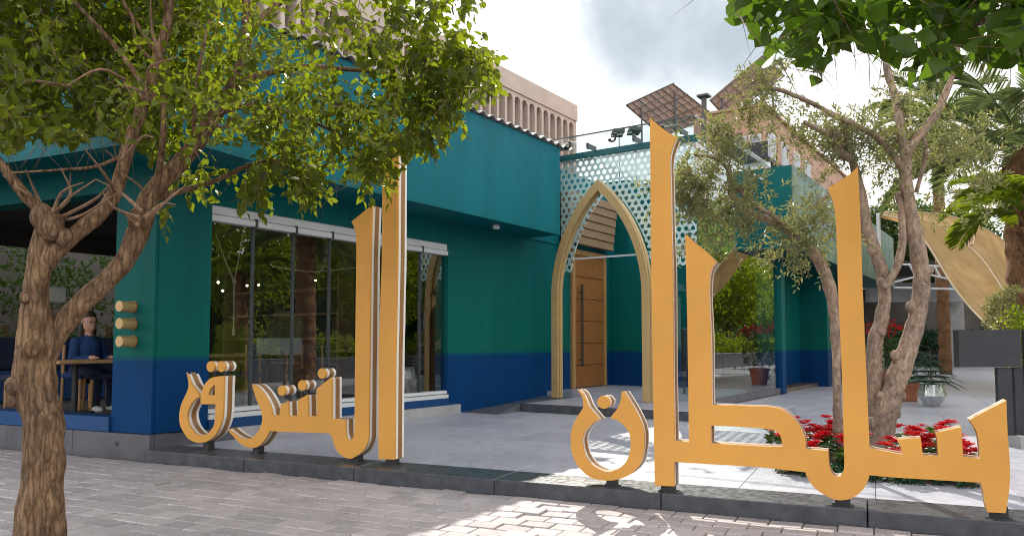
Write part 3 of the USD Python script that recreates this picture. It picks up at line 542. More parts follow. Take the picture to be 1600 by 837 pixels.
def smooth_outline(pts, ang=38, sub=4):
    """Rounds the gentle bends of an outline and keeps its corners."""
    p = np.array(pts, float); n = len(p); d0 = p - np.roll(p, 1, 0); d1 = np.roll(p, -1, 0) - p
    t = np.degrees(np.abs(np.arctan2(d0[:, 0] * d1[:, 1] - d0[:, 1] * d1[:, 0], (d0 * d1).sum(1)))); l0 = np.linalg.norm(d0, axis=1); l1 = np.linalg.norm(d1, axis=1)
    hard = (t > ang) | (np.maximum(l0, l1) > 7 * np.minimum(l0, l1)); out = []
    for i in range(n):
        a, b = p[i], p[(i + 1) % n]
        if l1[i] > 0.45: out.append(a); continue
        m0 = (b - a) if hard[i] else (b - p[i - 1]) * 0.5 * min(1.4, l1[i] / (0.5 * (l1[i] + l0[i]))); j = (i + 1) % n
        m1 = (b - a) if hard[j] else (p[(j + 1) % n] - a) * 0.5 * min(1.4, l1[i] / (0.5 * (l1[i] + l1[j])))
        for k in range(sub):
            s_ = k / sub; out.append((2 * s_ ** 3 - 3 * s_ ** 2 + 1) * a + (s_ ** 3 - 2 * s_ ** 2 + s_) * m0 + (-2 * s_ ** 3 + 3 * s_ ** 2) * b + (s_ ** 3 - s_ ** 2) * m1)
    return [tuple(q_) for q_ in out]
LAYERS = [('front_face', 0.0, 0.022, 'gold_paint', 0.0), ('white_layer', 0.0222, 0.034, 'white_acrylic', -0.002), ('gold_layer', 0.0564, 0.058, 'dark_gold_paint', 0.0), ('white_layer', 0.1146, 0.034, 'white_acrylic', -0.002)]
def letter(name_label, outline, holes, nn, posts, dots=(), dot_r=9.0):
    t = thing('golden_letter', name_label, 'letter', 'golden letters on the black plinth' if False else None)
    poly = Polygon(smooth_outline(pl(outline, nn)), [smooth_outline(pl(h, nn)) for h in holes]).buffer(0)
    for lname, dn, th_, m_, off in LAYERS:
        pp = poly.buffer(off, join_style=2) if off else poly
        o_ = NN * (nn + dn); q = MB(); q.prism(pp, th_, plane(o_, EE, ZZ, NN)); obj(lname, q, m_, t, smooth=25)
    for px, wid in posts:
        p = at(px, 700, nn=nn); e_ = p @ EE
        zb = min(z for k in range(len(outline)) for z in [pl([outline[k]], nn)[0][1]] if abs(pl([outline[k]], nn)[0][0] - e_) < 0.16)
        q = MB(); q.box((nn + 0.035, e_ - wid / 2, ZP - 0.01), (nn + 0.115, e_ + wid / 2, zb + 0.03), MS)
        q.box((nn + 0.02, e_ - wid / 2 - 0.02, ZP), (nn + 0.13, e_ + wid / 2 + 0.02, ZP + 0.008), MS); obj('mounting_post', q, 'black_metal', t)
    for (px, py) in dots:
        c_ = pl([(px, py)], nn)[0]; r = dot_r / F * float((at(px, py, nn=nn) - O) @ np.array([C, S, 0]))
        first = None
        for lname, dn, th_, m_, off in LAYERS:
            q = MB(); q.cyl(NN * (nn + dn) + EE * c_[0] + ZZ * c_[1], NN * (nn + dn + th_) + EE * c_[0] + ZZ * c_[1], r + off, k=28)
            if first is None: first = obj('dot', q, m_, t, smooth=40)
            else: obj(lname, q, m_, first, smooth=40)
        q = MB(); q.box((nn + 0.05, c_[0] - 0.012, c_[1] - r - 0.035), (nn + 0.10, c_[0] + 0.012, c_[1] - r + 0.004), MS); obj('dot_stem', q, 'black_metal', first)
    return t
letter('wide golden letter group on the right with three tall strokes before the red flowers', K_alif_ta_lam, [K_hole], NR, [(1040, 0.09), (1558, 0.10), (1314, 0.09)])
letter('round golden ring letter with pointed horns standing alone before the arch', K_noon, [], NR + 0.03, [(951.7, 0.07)], [(943, 628)], 10.0)
letter('single tall straight golden letter stroke left of centre', K_alif, [], NL, [(606, 0.09)])
letter('golden letter group with saw teeth, three dots and a tall hooked stroke', K_lam, [], NL, [(549, 0.09), (395, 0.07)], [(502.8, 583), (471.7, 601.7), (440, 609.8)], 8.0)
letter('small looped golden letter with two dots at the left end of the plinth', K_qaf, [K_qhole], NL, [(317, 0.07)], [(328.9, 572.3), (345.5, 572.3)], 8.4)
for k, (yy, lab) in enumerate([(478, 'top gold cylinder fixed to the teal corner pillar'), (505, 'middle gold cylinder fixed to the teal corner pillar'), (533, 'lowest gold cylinder fixed to the blue and teal corner pillar')]):
    p = at(186, yy, nn=ne - 0.17); q = MB(); e_, z_ = p @ EE, p[2]
    t = thing('wall_cylinder', lab, 'wall ornament')
    q.cyl(W(ne - 0.17, e_, z_), W(ne - 0.01, e_, z_), 0.055, k=24); obj('cylinder', q, 'brass', t, smooth=40)
    q = MB(); q.cyl(W(ne - 0.012, e_, z_), W(ne + 0.001, e_, z_), 0.062, k=24); obj('collar', q, 'dark_gold_paint', t, smooth=40)

# ------------------------------------------------------------------ growing things
def spline(pts, rad, sub=5):
    pts = np.asarray(pts, float); rad = np.asarray(rad, float); n = len(pts)
    if n < 3: return pts, rad
    P_ = np.vstack([2 * pts[0] - pts[1], pts, 2 * pts[-1] - pts[-2]]); out = []; ro = []
    for i in range(n - 1):
        a, b, c_, d = P_[i:i + 4]
        for t in np.arange(sub) / sub:
            out.append(0.5 * (2 * b + (c_ - a) * t + (2 * a - 5 * b + 4 * c_ - d) * t * t + (3 * b - a - 3 * c_ + d) * t ** 3)); ro.append(rad[i] * (1 - t) + rad[i + 1] * t)
    return np.array(out + [pts[-1]]), np.array(ro + [rad[-1]])
def limb(pts, rad, k=12, sub=5, rough=0.12, seed=0, fr=9.0):
    p, r = spline(pts, rad, sub); q = MB(); q.tube(p, r, k, True); m = q.mesh()
    c_ = p[np.argmin(((m.vertices[:, None, :] - p[None]) ** 2).sum(2), 1)]; d = m.vertices - c_
    nz = meshkit.fbm(m.vertices * fr + 7.3, 3, seed)[:, None] - 0.5
    m.vertices += d * nz * rough * 2.2
    return m
def px_limb(rows, k=12, **kw):
    """rows: (px, py, distance, half width in photo pixels)"""
    return limb([at(a, b, Y=c_) for a, b, c_, d in rows], [d / F * c_ for a, b, c_, d in rows], k, **kw)
def leaves(base, direc, normal, size, wide, rs, fine=False):
    """One folded leaf per row: base point, direction, normal, length, width ratio."""
    n = len(base); d = direc / np.linalg.norm(direc, axis=1, keepdims=True)
    s_ = np.cross(d, normal); s_ /= np.linalg.norm(s_, axis=1, keepdims=True) + 1e-9; up = np.cross(s_, d)
    l = size[:, None]; w_ = (size * wide)[:, None]; cup = rs.uniform(0.05, 0.25, (n, 1))
    v = np.stack([base, base + d * l * .38 + s_ * w_ * .5 + up * l * cup * .5, base + d * l * .5 - up * l * .03, base + d * l * .38 - s_ * w_ * .5 + up * l * cup * .5,
                  base + d * l * .74 + s_ * w_ * .33 + up * l * cup * .3, base + d * l * .74 - s_ * w_ * .33 + up * l * cup * .3, base + d * l - up * l * cup * .5], 1)
    if fine:
        P_ = lambda t, w2, u: base + d * l * t + s_ * w_ * w2 + up * l * (cup * u - 0.16 * t * t)
        col = [P_(0, 0, 0), P_(.16, .30, .35), P_(.36, .50, .6), P_(.58, .44, .5), P_(.80, .22, .25), P_(1.03, 0, 0), P_(.80, -.22, .25), P_(.58, -.44, .5), P_(.36, -.50, .6), P_(.16, -.30, .35), P_(.2, 0, 0), P_(.45, 0, 0), P_(.72, 0, 0)]
        f1 = np.array([[0, 10, 1], [1, 10, 2], [2, 10, 11], [2, 11, 3], [3, 11, 12], [3, 12, 4], [4, 12, 5], [0, 9, 10], [9, 8, 10], [8, 11, 10], [8, 7, 11], [7, 12, 11], [7, 6, 12], [6, 5, 12]])
        return np.stack(col, 1).reshape(-1, 3), (f1[None] + (np.arange(n) * 13)[:, None, None]).reshape(-1, 3)
    f0 = np.array([[0, 2, 1], [0, 3, 2], [1, 2, 4], [3, 5, 2], [2, 6, 4], [2, 5, 6]])
    return v.reshape(-1, 3), (f0[None] + (np.arange(n) * 7)[:, None, None]).reshape(-1, 3)
def sprays(points, rs, per=7, tw=0.22, size=(0.06, 0.09), wide=0.6, droop=0.25, updir=None, keep=None, spread=0.9, fine=False):
    """Twigs set with alternate leaves, starting at the given points. Returns (leaf mesh, twig mesh)."""
    n = len(points); d = rs.normal(size=(n, 3)); 
    if updir is not None: d = d * 0.8 + updir
    d[:, 2] -= droop; d /= np.linalg.norm(d, axis=1, keepdims=True)
    B = []; Dd = []; Nn = []; Sz = []
    perp = np.cross(d, rs.normal(size=(n, 3))); perp /= np.linalg.norm(perp, axis=1, keepdims=True)
    for k in range(per):
        t = (k + 0.5) / per; b = points + d * tw * t - np.array([0, 0, 1]) * (0.35 * tw * t * t)
        a = k * 2.4; side = perp * math.cos(a) + np.cross(d, perp) * math.sin(a)
        dd = d * 0.55 + side * spread + rs.normal(size=(n, 3)) * 0.25; dd[:, 2] -= droop
        B.append(b); Dd.append(dd); Nn.append(np.array([0, 0, 1]) + rs.normal(size=(n, 3)) * 0.6); Sz.append(rs.uniform(*size, n) * (1 - 0.3 * abs(t - 0.45)))
    B = np.concatenate(B); Dd = np.concatenate(Dd); Nn = np.concatenate(Nn); Sz = np.concatenate(Sz)
    if keep is not None:
        ok = keep(B + Dd / np.linalg.norm(Dd, axis=1, keepdims=True) * Sz[:, None] * .6); B, Dd, Nn, Sz = B[ok], Dd[ok], Nn[ok], Sz[ok]
    v, f = leaves(B, Dd, Nn, Sz, wide, rs, fine)
    tip = points + d * tw - np.array([0, 0, 0.35 * tw]); r = 0.0022
    a = perp * r; b = np.cross(d, perp) * r
    tv = np.stack([points + a, points - a * .5 + b, points - a * .5 - b, tip], 1).reshape(-1, 3)
    tf = (np.array([[0, 1, 3], [1, 2, 3], [2, 0, 3]])[None] + (np.arange(n) * 4)[:, None, None]).reshape(-1, 3)
    return (v, f), (tv, tf)
def project(p):
    q = p - O; fw = q[:, 0] * C + q[:, 1] * S; X = q[:, 0] * S - q[:, 1] * C; up = q[:, 2]
    d = fw * math.cos(TH) + up * math.sin(TH); v_ = -fw * math.sin(TH) + up * math.cos(TH)
    return 800 + F * X / d, 468 - F * v_ / d
import shapely
def inside(poly, pad=0):
    g_ = Polygon(poly).buffer(pad)
    return lambda p: shapely.contains_xy(g_, *project(p))
def sample(poly, n, Y0, Y1, rs, gap=0.0, fr=2.2, seed=0):
    """Points spread through the crown: its outline as seen from the street, its depth from Y0 to Y1, hollowed by noise."""
    g_ = Polygon(poly); x0, y0, x1, y1 = g_.bounds; out = []; tot = 0
    while tot < n:
        a = rs.uniform((x0, y0), (x1, y1), (n * 2, 2)); a = a[shapely.contains_xy(g_, a[:, 0], a[:, 1])]
        p = np.array([at(x, y, Y=rs.uniform(Y0, Y1)) for x, y in a[:n]])
        if len(p) and gap > 0: p = p[meshkit.fbm(p * fr + 3.1, 3, seed) > gap]
        out.append(p); tot += len(p)
    return np.concatenate(out)[:n]
def clusters(ells, n, Y0, Y1, rs, clump=0.16):
    """Twig starts gathered in clumps inside rounded masses of foliage: (px, py, half width, half height, distance)."""
    w_ = np.array([e[2] * e[3] for e in ells], float); w_ /= w_.sum(); out = []
    for ex, wt in zip(ells, w_):
        yc = ex[4] if len(ex) > 4 else (Y0 + Y1) / 2; h = ex[2] / F * yc; m = max(3, int(n * wt / 20))
        a = rs.uniform(0, 2 * math.pi, m); r = np.sqrt(rs.uniform(0, 1, m))
        cs = np.array([at(ex[0] + ex[2] * r_ * math.cos(a_), ex[1] + ex[3] * r_ * math.sin(a_), Y=yc + rs.uniform(-1, 1) * h * math.sqrt(1 - r_ * r_ * .8)) for a_, r_ in zip(a, r)])
        k = rs.integers(0, m, int(n * wt)); out.append(cs[k] + rs.normal(size=(len(k), 3)) * clump * 0.5)
    return np.concatenate(out)

# the street tree on the left -----------------------------------------------------------
rs = np.random.default_rng(11)
t1 = thing('street_tree', 'leafy street tree with a twisted knotty brown trunk rising from the brick paving', 'tree')
T1 = [px_limb([(x_, y_, Y_, w_ * .84) for x_, y_, Y_, w_ in [(58, 905, 4.1, 50), (60, 837, 4.1, 43), (66, 760, 4.1, 37), (70, 700, 4.1, 34), (67, 655, 4.1, 35), (56, 610, 4.1, 36), (52, 565, 4.1, 35), (58, 520, 4.1, 33), (56, 470, 4.08, 22), (60, 420, 4.05, 21), (72, 365, 4.05, 22), (82, 330, 4.05, 17)]], 20, sub=8, rough=0.16, seed=2)]; obj('trunk', T1[0], 'bark_brown', t1, smooth=True)
br = [
 [(66, 560, 4.12, 26), (92, 515, 4.15, 22), (132, 470, 4.2, 21), (170, 435, 4.25, 20), (200, 400, 4.3, 20), (222, 345, 4.35, 22), (238, 300, 4.4, 18), (290, 245, 4.5, 17), (330, 190, 4.6, 15), (365, 130, 4.7, 12), (385, 70, 4.8, 11), (385, 0, 4.9, 9), (400, -120, 5.0, 7)],
 [(62, 425, 4.05, 18), (85, 395, 4.05, 17), (118, 365, 4.1, 16), (155, 335, 4.15, 16), (180, 300, 4.2, 14), (195, 250, 4.2, 13), (212, 195, 4.25, 12), (225, 160, 4.3, 12), (243, 100, 4.3, 10), (262, 30, 4.3, 9), (275, -100, 4.4, 7)],
 [(232, 150, 4.3, 7), (205, 105, 4.25, 5.5), (165, 55, 4.2, 5), (110, -5, 4.1, 4), (60, -80, 4.0, 3)],
 [(78, 345, 4.05, 13), (55, 320, 4.0, 12), (35, 300, 3.95, 11), (0, 255, 3.9, 9), (-60, 190, 3.8, 8)],
 [(215, 360, 4.35, 10), (235, 320, 4.3, 9), (248, 270, 4.3, 7), (255, 210, 4.2, 6.5), (256, 150, 4.2, 5)],
 [(240, 310, 4.4, 9), (275, 300, 4.5, 7), (330, 285, 4.7, 5), (400, 255, 4.9, 4), (470, 250, 5.1, 3)],
 [(365, 140, 4.7, 8), (400, 120, 4.8, 7), (470, 105, 5.0, 6), (560, 110, 5.2, 4.5), (650, 120, 5.4, 3)],
 [(388, 50, 4.8, 7), (430, 10, 5.0, 6), (500, -30, 5.2, 5), (600, -40, 5.4, 4), (680, -20, 5.5, 3)],
 [(345, 175, 4.6, 6), (395, 165, 4.6, 5), (460, 180, 4.8, 4), (530, 210, 5.0, 3), (570, 240, 5.0, 2)],
 [(200, 240, 4.2, 4), (150, 260, 4.1, 3.2), (100, 265, 4.0, 2.8), (20, 270, 3.9, 2)],
 [(250, 90, 4.3, 5), (215, 40, 4.2, 4), (180, -20, 4.1, 3.5), (150, -90, 4.0, 3)],
 [(264, 20, 4.3, 5), (240, -40, 4.2, 4), (220, -120, 4.2, 3)],
 [(305, 225, 4.5, 5), (303, 170, 4.4, 4), (312, 100, 4.4, 3.5), (330, 20, 4.5, 3)],
]
for i, b in enumerate(br): T1.append(px_limb([(x_, y_, Y_, w_ * .78) for x_, y_, Y_, w_ in b], 12 if i < 2 else 8, sub=5, rough=0.15, seed=10 + i)); obj('branch', T1[-1], 'bark_brown', t1, smooth=True)
def snap(p, tubes):
    v = np.concatenate([m.vertices for m in tubes]); return v[np.argmin(((v - p) ** 2).sum(1))]
def knot(p, r, mat_, par, tubes, seed):
    c_ = snap(p, tubes); s_ = trimesh.creation.icosphere(3, r); s_.vertices *= 1 + 0.7 * (meshkit.fbm(s_.vertices * 0.35 / r + seed * 3.7, 4)[:, None] - .5); s_.vertices *= (1, 1, 1.25)
    s_.apply_translation(c_); kn = MB(); kn.tm(s_); obj('knot', kn, mat_, par, smooth=True)
for i, (x_, y_, Y_, r_) in enumerate([(34, 470, 3.98, 9), (22, 600, 4.02, 12), (45, 545, 3.96, 12), (76, 350, 4.0, 20), (62, 335, 3.97, 16), (235, 147, 4.25, 14), (218, 345, 4.3, 18), (95, 362, 4.0, 13), (20, 625, 4.02, 10)]):
    knot(at(x_, y_, Y=Y_), r_ / F * Y_, 'bark_brown', t1, T1, i)
sh = MB()
for (x0, y0, x1, y1) in [(80, 340, 130, 285), (82, 340, 150, 280), (85, 345, 170, 290), (70, 330, 40, 265), (66, 330, 20, 290), (90, 345, 185, 300), (78, 335, 110, 270), (60, 335, 5, 275), (225, 340, 275, 320), (222, 330, 150, 280), (225, 150, 190, 170), (232, 142, 275, 90), (218, 340, 160, 300), (220, 335, 190, 270), (228, 145, 180, 135), (205, 215, 165, 235), (195, 245, 240, 215), (75, 340, 95, 262), (330, 190, 375, 150), (215, 350, 175, 320), (230, 345, 290, 290), (180, 300, 130, 230), (110, 135, 35, 132), (195, 125, 105, 133), (245, 100, 205, 20), (250, 90, 235, -10)]:
    j = rs.normal(size=3) * .04; a = at(x0, y0, Y=4.1 + rs.uniform(-.1, .1)); b = at(x1, y1, Y=4.0 + rs.uniform(-.35, .3)); m_ = (a + b) / 2 + j
    pts, rr = spline([a, m_, b], [.011, .008, .003], 4); sh.tube(pts, rr, 5)
obj('pruned_shoots', sh, 'bark_twig', t1, kind='stuff')
crown1 = [(-120, -420), (-120, 250), (20, 235), (60, 215), (110, 230), (150, 205), (215, 225), (260, 285), (300, 300), (345, 270), (375, 300), (412, 302), (425, 250), (455, 250), (470, 300), (492, 308), (512, 260), (540, 285), (575, 298), (600, 275), (590, 215), (635, 215), (668, 222), (690, 190), (715, 200), (735, 155), (770, 125), (784, 88), (765, 68), (728, 66), (700, 62), (664, 66), (640, 45), (632, -10), (660, -80), (760, 8), (775, -30), (800, -420)]
P1 = np.vstack([sample(crown1, 820, 3.7, 5.8, rs, 0.47, 1.9, 5), sample([(-120, -400), (-120, 250), (110, 230), (225, 225), (300, 60), (300, -400)], 1700, 4.3, 6.2, rs, 0.36, 1.9, 6), sample([(225, 60), (250, 270), (420, 290), (600, 230), (640, 100), (600, -100), (300, -100)], 90, 4.4, 6.0, rs, 0.36, 1.9, 7)])
in1 = inside(crown1, 6)
hole1 = unary_union([Polygon([(250, 262), (440, 262), (430, 230), (290, 225)]), Polygon([(625, -60), (620, 30), (690, 62), (760, 66), (700, 0), (680, -50)])])
def keep1(p):
    x, y = project(p); return shapely.contains_xy(Polygon(crown1).buffer(5), x, y) & ~(shapely.contains_xy(hole1, x, y) & (meshkit.noise(p * 9) > 0.30))
(lv, lf), (tv, tf) = sprays(P1, rs, 8, 0.26, (0.052, 0.088), 0.62, 0.35, keep=keep1)
# the bright hanging tips in front, each spray followed to the outline
tips = []
for (x_, y_, r_, k_) in [(400, 285, 22, 26), (482, 285, 18, 26), (440, 240, 25, 24), (575, 265, 26, 34), (610, 230, 26, 26), (660, 205, 26, 34), (700, 170, 28, 30), (740, 110, 26, 36), (690, 110, 35, 36), (640, 150, 35, 28), (560, 200, 40, 26), (620, 90, 40, 26), (300, 285, 20, 14), (260, 340, 8, 2), (500, 190, 50, 26), (420, 190, 45, 18), (650, 30, 14, 6), (660, 65, 14, 8), (720, 75, 18, 14), (685, 0, 26, 16), (740, 4, 18, 8), (620, 10, 20, 16)]:
    for _ in range(k_):
        a = rs.uniform(0, 6.28); r = r_ * math.sqrt(rs.uniform()); tips.append(at(x_ + r * math.cos(a), y_ - 14 + r * math.sin(a), Y=rs.uniform(4.4, 5.3)))
(lv2, lf2), (tv2, tf2) = sprays(np.array(tips), rs, 7, 0.16, (0.055, 0.092), 0.62, 0.6, fine=True)
P1b = sample([(-140, -400), (-140, 262), (40, 235), (110, 232), (230, 240), (330, 200), (380, 60), (330, -400)], 1500, 4.6, 6.4, rs, 0.30, 1.9, 8)
(lv3, lf3), (tv3, tf3) = sprays(P1b, rs, 8, 0.26, (0.055, 0.09), 0.62, 0.35, keep=keep1)
q = MB(); q.add(lv, lf); q.add(lv2, lf2); q.add(lv3, lf3); obj('crown', q, 'leaf_green', t1, kind='stuff')
q = MB(); q.add(tv, tf); q.add(tv2, tf2); obj('twigs', q, 'bark_twig', t1, kind='stuff')

# the broad-leaved tree whose branches hang in at the upper right --------------------------
rs = np.random.default_rng(12)
t3 = thing('overhanging_tree', 'tree reaching in over the right end of the sign with broad deep green leaves', 'tree')
obj('trunk', px_limb([(2060, 1010, 3.3, 62), (2050, 800, 3.3, 50), (2040, 500, 3.3, 44), (2020, 200, 3.3, 38), (1990, -50, 3.3, 30)], 14, rough=0.15), 'bark_brown', t3, smooth=True)
for i, b in enumerate([[(2010, 60, 3.3, 30), (1900, -40, 3.3, 24), (1760, -60, 3.25, 19), (1600, -50, 3.2, 14), (1420, -35, 3.15, 10), (1260, -25, 3.1, 6), (1180, -5, 3.0, 3)], [(1700, -60, 3.2, 12), (1600, 0, 3.0, 8), (1520, 40, 2.9, 5), (1450, 60, 2.9, 3)], [(1990, -40, 3.3, 24), (1900, -250, 3.3, 18), (1750, -380, 3.3, 12), (1500, -420, 3.3, 7)]]):
    obj('branch', px_limb(b, 9, rough=0.15, seed=i), 'bark_brown', t3, smooth=True)
crown3 = [(1118, -260), (1128, -20), (1146, 28), (1168, 12), (1182, 45), (1200, 98), (1222, 110), (1232, 92), (1262, 98), (1276, 126), (1292, 85), (1318, 68), (1342, 74), (1362, 84), (1398, 92), (1428, 132), (1450, 116), (1500, 106), (1530, 92), (1560, 104), (1600, 112), (1700, 150), (1780, 140), (1780, -330)]
def keep3(p): return shapely.contains_xy(Polygon(crown3).buffer(4), *project(p))
(lv, lf), (tv, tf) = sprays(sample(crown3, 430, 2.5, 3.5, rs, 0.40, 2.5, 9), rs, 6, 0.22, (0.070, 0.118), 0.78, 0.45, keep=keep3, fine=True)
q = MB(); q.add(lv, lf); obj('crown', q, 'leaf_deep', t3, smooth=True, kind='stuff')
q = MB(); q.add(tv, tf); obj('twigs', q, 'bark_twig', t3, kind='stuff')

# the olive tree in the flower bed ---------------------------------------------------------
rs = np.random.default_rng(13)
t2 = thing('olive_tree', 'old olive tree with several pale knotty stems growing out of the red flower bed', 'tree')
OY = 6.7
stems = [
 [(1362, 720, OY, 34), (1372, 690, OY, 30), (1386, 640, OY, 27), (1402, 590, OY, 24), (1418, 545, OY, 22), (1434, 490, OY, 20), (1440, 440, OY, 19), (1434, 390, OY, 18), (1424, 340, OY, 17), (1416, 290, OY, 15), (1414, 255, OY, 12)],
 [(1360, 705, OY, 24), (1365, 650, OY + .1, 22), (1366, 590, OY + .1, 20), (1366, 540, OY + .1, 19), (1378, 495, OY + .1, 18), (1382, 450, OY + .1, 16), (1372, 405, OY + .1, 16), (1354, 360, OY + .1, 17), (1345, 310, OY + .1, 15), (1332, 250, OY + .1, 11), (1318, 190, OY + .1, 8)],
 [(1330, 720, OY - .1, 18), (1312, 680, OY - .15, 12), (1308, 630, OY - .2, 9), (1307, 570, OY - .2, 8), (1306, 520, OY - .2, 11), (1300, 465, OY - .2, 13), (1283, 415, OY - .2, 13), (1258, 380, OY - .2, 11), (1220, 352, OY - .2, 9), (1180, 336, OY - .2, 8), (1152, 322, OY - .2, 6)],
 [(1380, 450, OY, 9), (1400, 420, OY, 8), (1410, 380, OY, 7.5), (1408, 330, OY, 7), (1402, 300, OY, 6)],
 [(1415, 280, OY, 12), (1418, 240, OY, 10), (1436, 212, OY, 9), (1462, 180, OY, 8), (1480, 140, OY, 7), (1488, 118, OY, 5), (1500, 60, OY, 4)],
 [(1414, 270, OY, 9), (1398, 245, OY, 7), (1372, 215, OY, 6), (1345, 200, OY, 6), (1300, 178, OY, 5), (1262, 158, OY, 4.5), (1215, 140, OY, 4), (1180, 140, OY, 3)],
 [(1330, 250, OY, 8), (1312, 235, OY, 8), (1303, 215, OY, 8), (1285, 205, OY, 6), (1255, 190, OY, 4)],
 [(1154, 322, OY - .2, 6), (1142, 300, OY - .2, 6), (1142, 272, OY - .2, 5), (1120, 248, OY - .2, 4), (1085, 242, OY - .2, 3)],
 [(1256, 376, OY - .2, 7), (1220, 345, OY - .25, 5), (1180, 320, OY - .3, 4), (1142, 285, OY - .3, 3.5)],
 [(1438, 205, OY, 5), (1446, 240, OY + .1, 5), (1432, 300, OY + .1, 4)],
 [(1266, 326, OY - .1, 3), (1285, 312, OY - .1, 3.5), (1300, 300, OY - .1, 4), (1330, 280, OY, 4)],
 [(1395, 60, OY + .4, 5), (1385, 100, OY + .3, 7), (1398, 150, OY + .2, 8), (1408, 200, OY, 9), (1414, 250, OY, 9)],
]
T2 = []
for i, b in enumerate(stems):
    b = [(x_, y_, Y_, w_ * (0.60 if i in (1,) else 0.66 if i == 0 else 0.72 if i == 2 else 0.8)) for x_, y_, Y_, w_ in b]
    T2.append(px_limb(b, 14 if i < 3 else 8, sub=6, rough=0.24, seed=30 + i, fr=11)); obj('stem', T2[-1], 'bark_grey', t2, smooth=True)
for i, (x_, y_, r_) in enumerate([(1448, 420, 7), (1413, 480, 10), (1384, 515, 8), (1405, 555, 8), (1350, 395, 7), (1374, 620, 7), (1425, 625, 10), (1372, 440, 8), (1296, 528, 7), (1400, 640, 8), (1352, 660, 9), (1390, 690, 11), (1446, 360, 6), (1303, 215, 10), (1340, 700, 12)]):
    knot(at(x_, y_, Y=OY), r_ * .85 / F * OY, 'bark_grey', t2, T2, i + 20)
ol = [(1112, 245, 55, 50), (1092, 320, 45, 60, 6.5), (1150, 345, 60, 50, 6.4), (1130, 290, 70, 60, 6.5), (1075, 370, 25, 30, 6.5), (1243, 360, 52, 42, 6.4), (1212, 398, 38, 32, 6.4), (1262, 322, 36, 26, 6.4), (1170, 142, 50, 28), (1210, 130, 30, 22), (1262, 195, 58, 46), (1290, 220, 40, 30), (1235, 165, 34, 20), (1185, 175, 36, 20),
      (1368, 190, 62, 44), (1400, 225, 50, 44), (1335, 232, 44, 30), (1450, 250, 50, 40), (1520, 285, 50, 34, 7.4), (1450, 306, 36, 12), (1378, 292, 24, 24), (1545, 230, 36, 36, 7.4), (1490, 215, 40, 30, 7.2), (1290, 355, 26, 8), (1430, 165, 40, 26, 7.2)]
(lv, lf), (tv, tf) = sprays(clusters(ol, 1150, 6.2, 7.4, rs, 0.20), rs, 12, 0.18, (0.042, 0.074), 0.30, -0.05, spread=0.7)
q = MB(); q.add(lv, lf); obj('crown', q, 'leaf_olive', t2, kind='stuff')
q = MB(); q.add(tv, tf); obj('twigs', q, 'bark_grey', t2, kind='stuff')

# red flower bed ---------------------------------------------------------------------------
bed = MB(); bed.box((6.60, -0.72, 0.05), (8.5, 0.72, ZP + 0.008), MS)
m_ = bed.mesh(); obj('flower_bed_soil', m_, 'soil', kind='structure')
def flower_proto(label, seed, loc, rz):
    rs = np.random.default_rng(seed)
    t = thing('red_flower_plant', label, 'flower', 'red flowers in the bed', loc=loc, rz=rz)
    n = 26; a = rs.uniform(0, 6.28, n); b = np.stack([np.cos(a) * .02, np.sin(a) * .02, rs.uniform(.02, .16, n)], 1); d = np.stack([np.cos(a), np.sin(a), rs.uniform(-.1, .7, n)], 1)
    v, f = leaves(b, d, np.tile([0, 0, 1.], (n, 1)) + rs.normal(size=(n, 3)) * .3, rs.uniform(.07, .12, n), 0.55, rs); q = MB(); q.add(v, f); obj('foliage', q, 'leaf_hedge', t)
    for k in range(4):
        c_ = np.array([rs.uniform(-.08, .08), rs.uniform(-.08, .08), rs.uniform(.17, .24)]); n = 13; a = np.arange(n) * 2.4
        d = np.stack([np.cos(a), np.sin(a), np.linspace(0.1, 1.1, n)], 1); v, f = leaves(np.tile(c_, (n, 1)), d, np.tile([0, 0, 1.], (n, 1)), np.linspace(.075, .04, n), 0.5, rs); q = MB(); q.add(v, f); obj('bloom', q, 'petal_red', t)
    return t
frs = np.random.default_rng(21); protos = []; spots = []
for i in range(7):
    for j in range(8):
        n_ = 6.62 + i * 0.29 + frs.uniform(-.07, .07); e_ = -0.86 + j * 0.255 + frs.uniform(-.06, .06); p = W(n_, e_, ZP + 0.04)
        if np.linalg.norm(p[:2] - at(1368, 715, Y=OY)[:2]) > 0.28 and 1206 < project(p[None])[0][0] < 1522: spots.append(p)
FL = 'red flowering plant with layered bright petals in the bed round the olive tree'
for i, p in enumerate(spots):
    if i < 3: protos.append(flower_proto(FL, 40 + i, p, frs.uniform(0, 6)))
    else: dup(protos[i % 3], loc=p, rz=frs.uniform(0, 6), scale=(frs.uniform(.9, 1.2),) * 3)

t = thing('bed_ground_cover', 'low dark green ground cover edging the red flower bed', 'ground cover', kind='stuff')
rs = np.random.default_rng(55); pts = np.array([W(*p_) for p_ in np.vstack([np.column_stack([rs.uniform(6.5, 6.75, 300), rs.uniform(-.98, 1.05, 300), rs.uniform(ZP, ZP + .07, 300)]), np.column_stack([rs.uniform(6.5, 8.5, 260), rs.uniform(-.98, 1.05, 260), rs.uniform(ZP, ZP + .06, 260)])])])
_x = project(pts)[0]; pts = pts[(_x > 1215) & (_x < 1515)]; (lv, lf), _ = sprays(pts, rs, 6, .07, (.035, .06), .5, -.3); q = MB(); q.add(lv, lf); obj('foliage', q, 'leaf_conifer', t, kind='stuff')

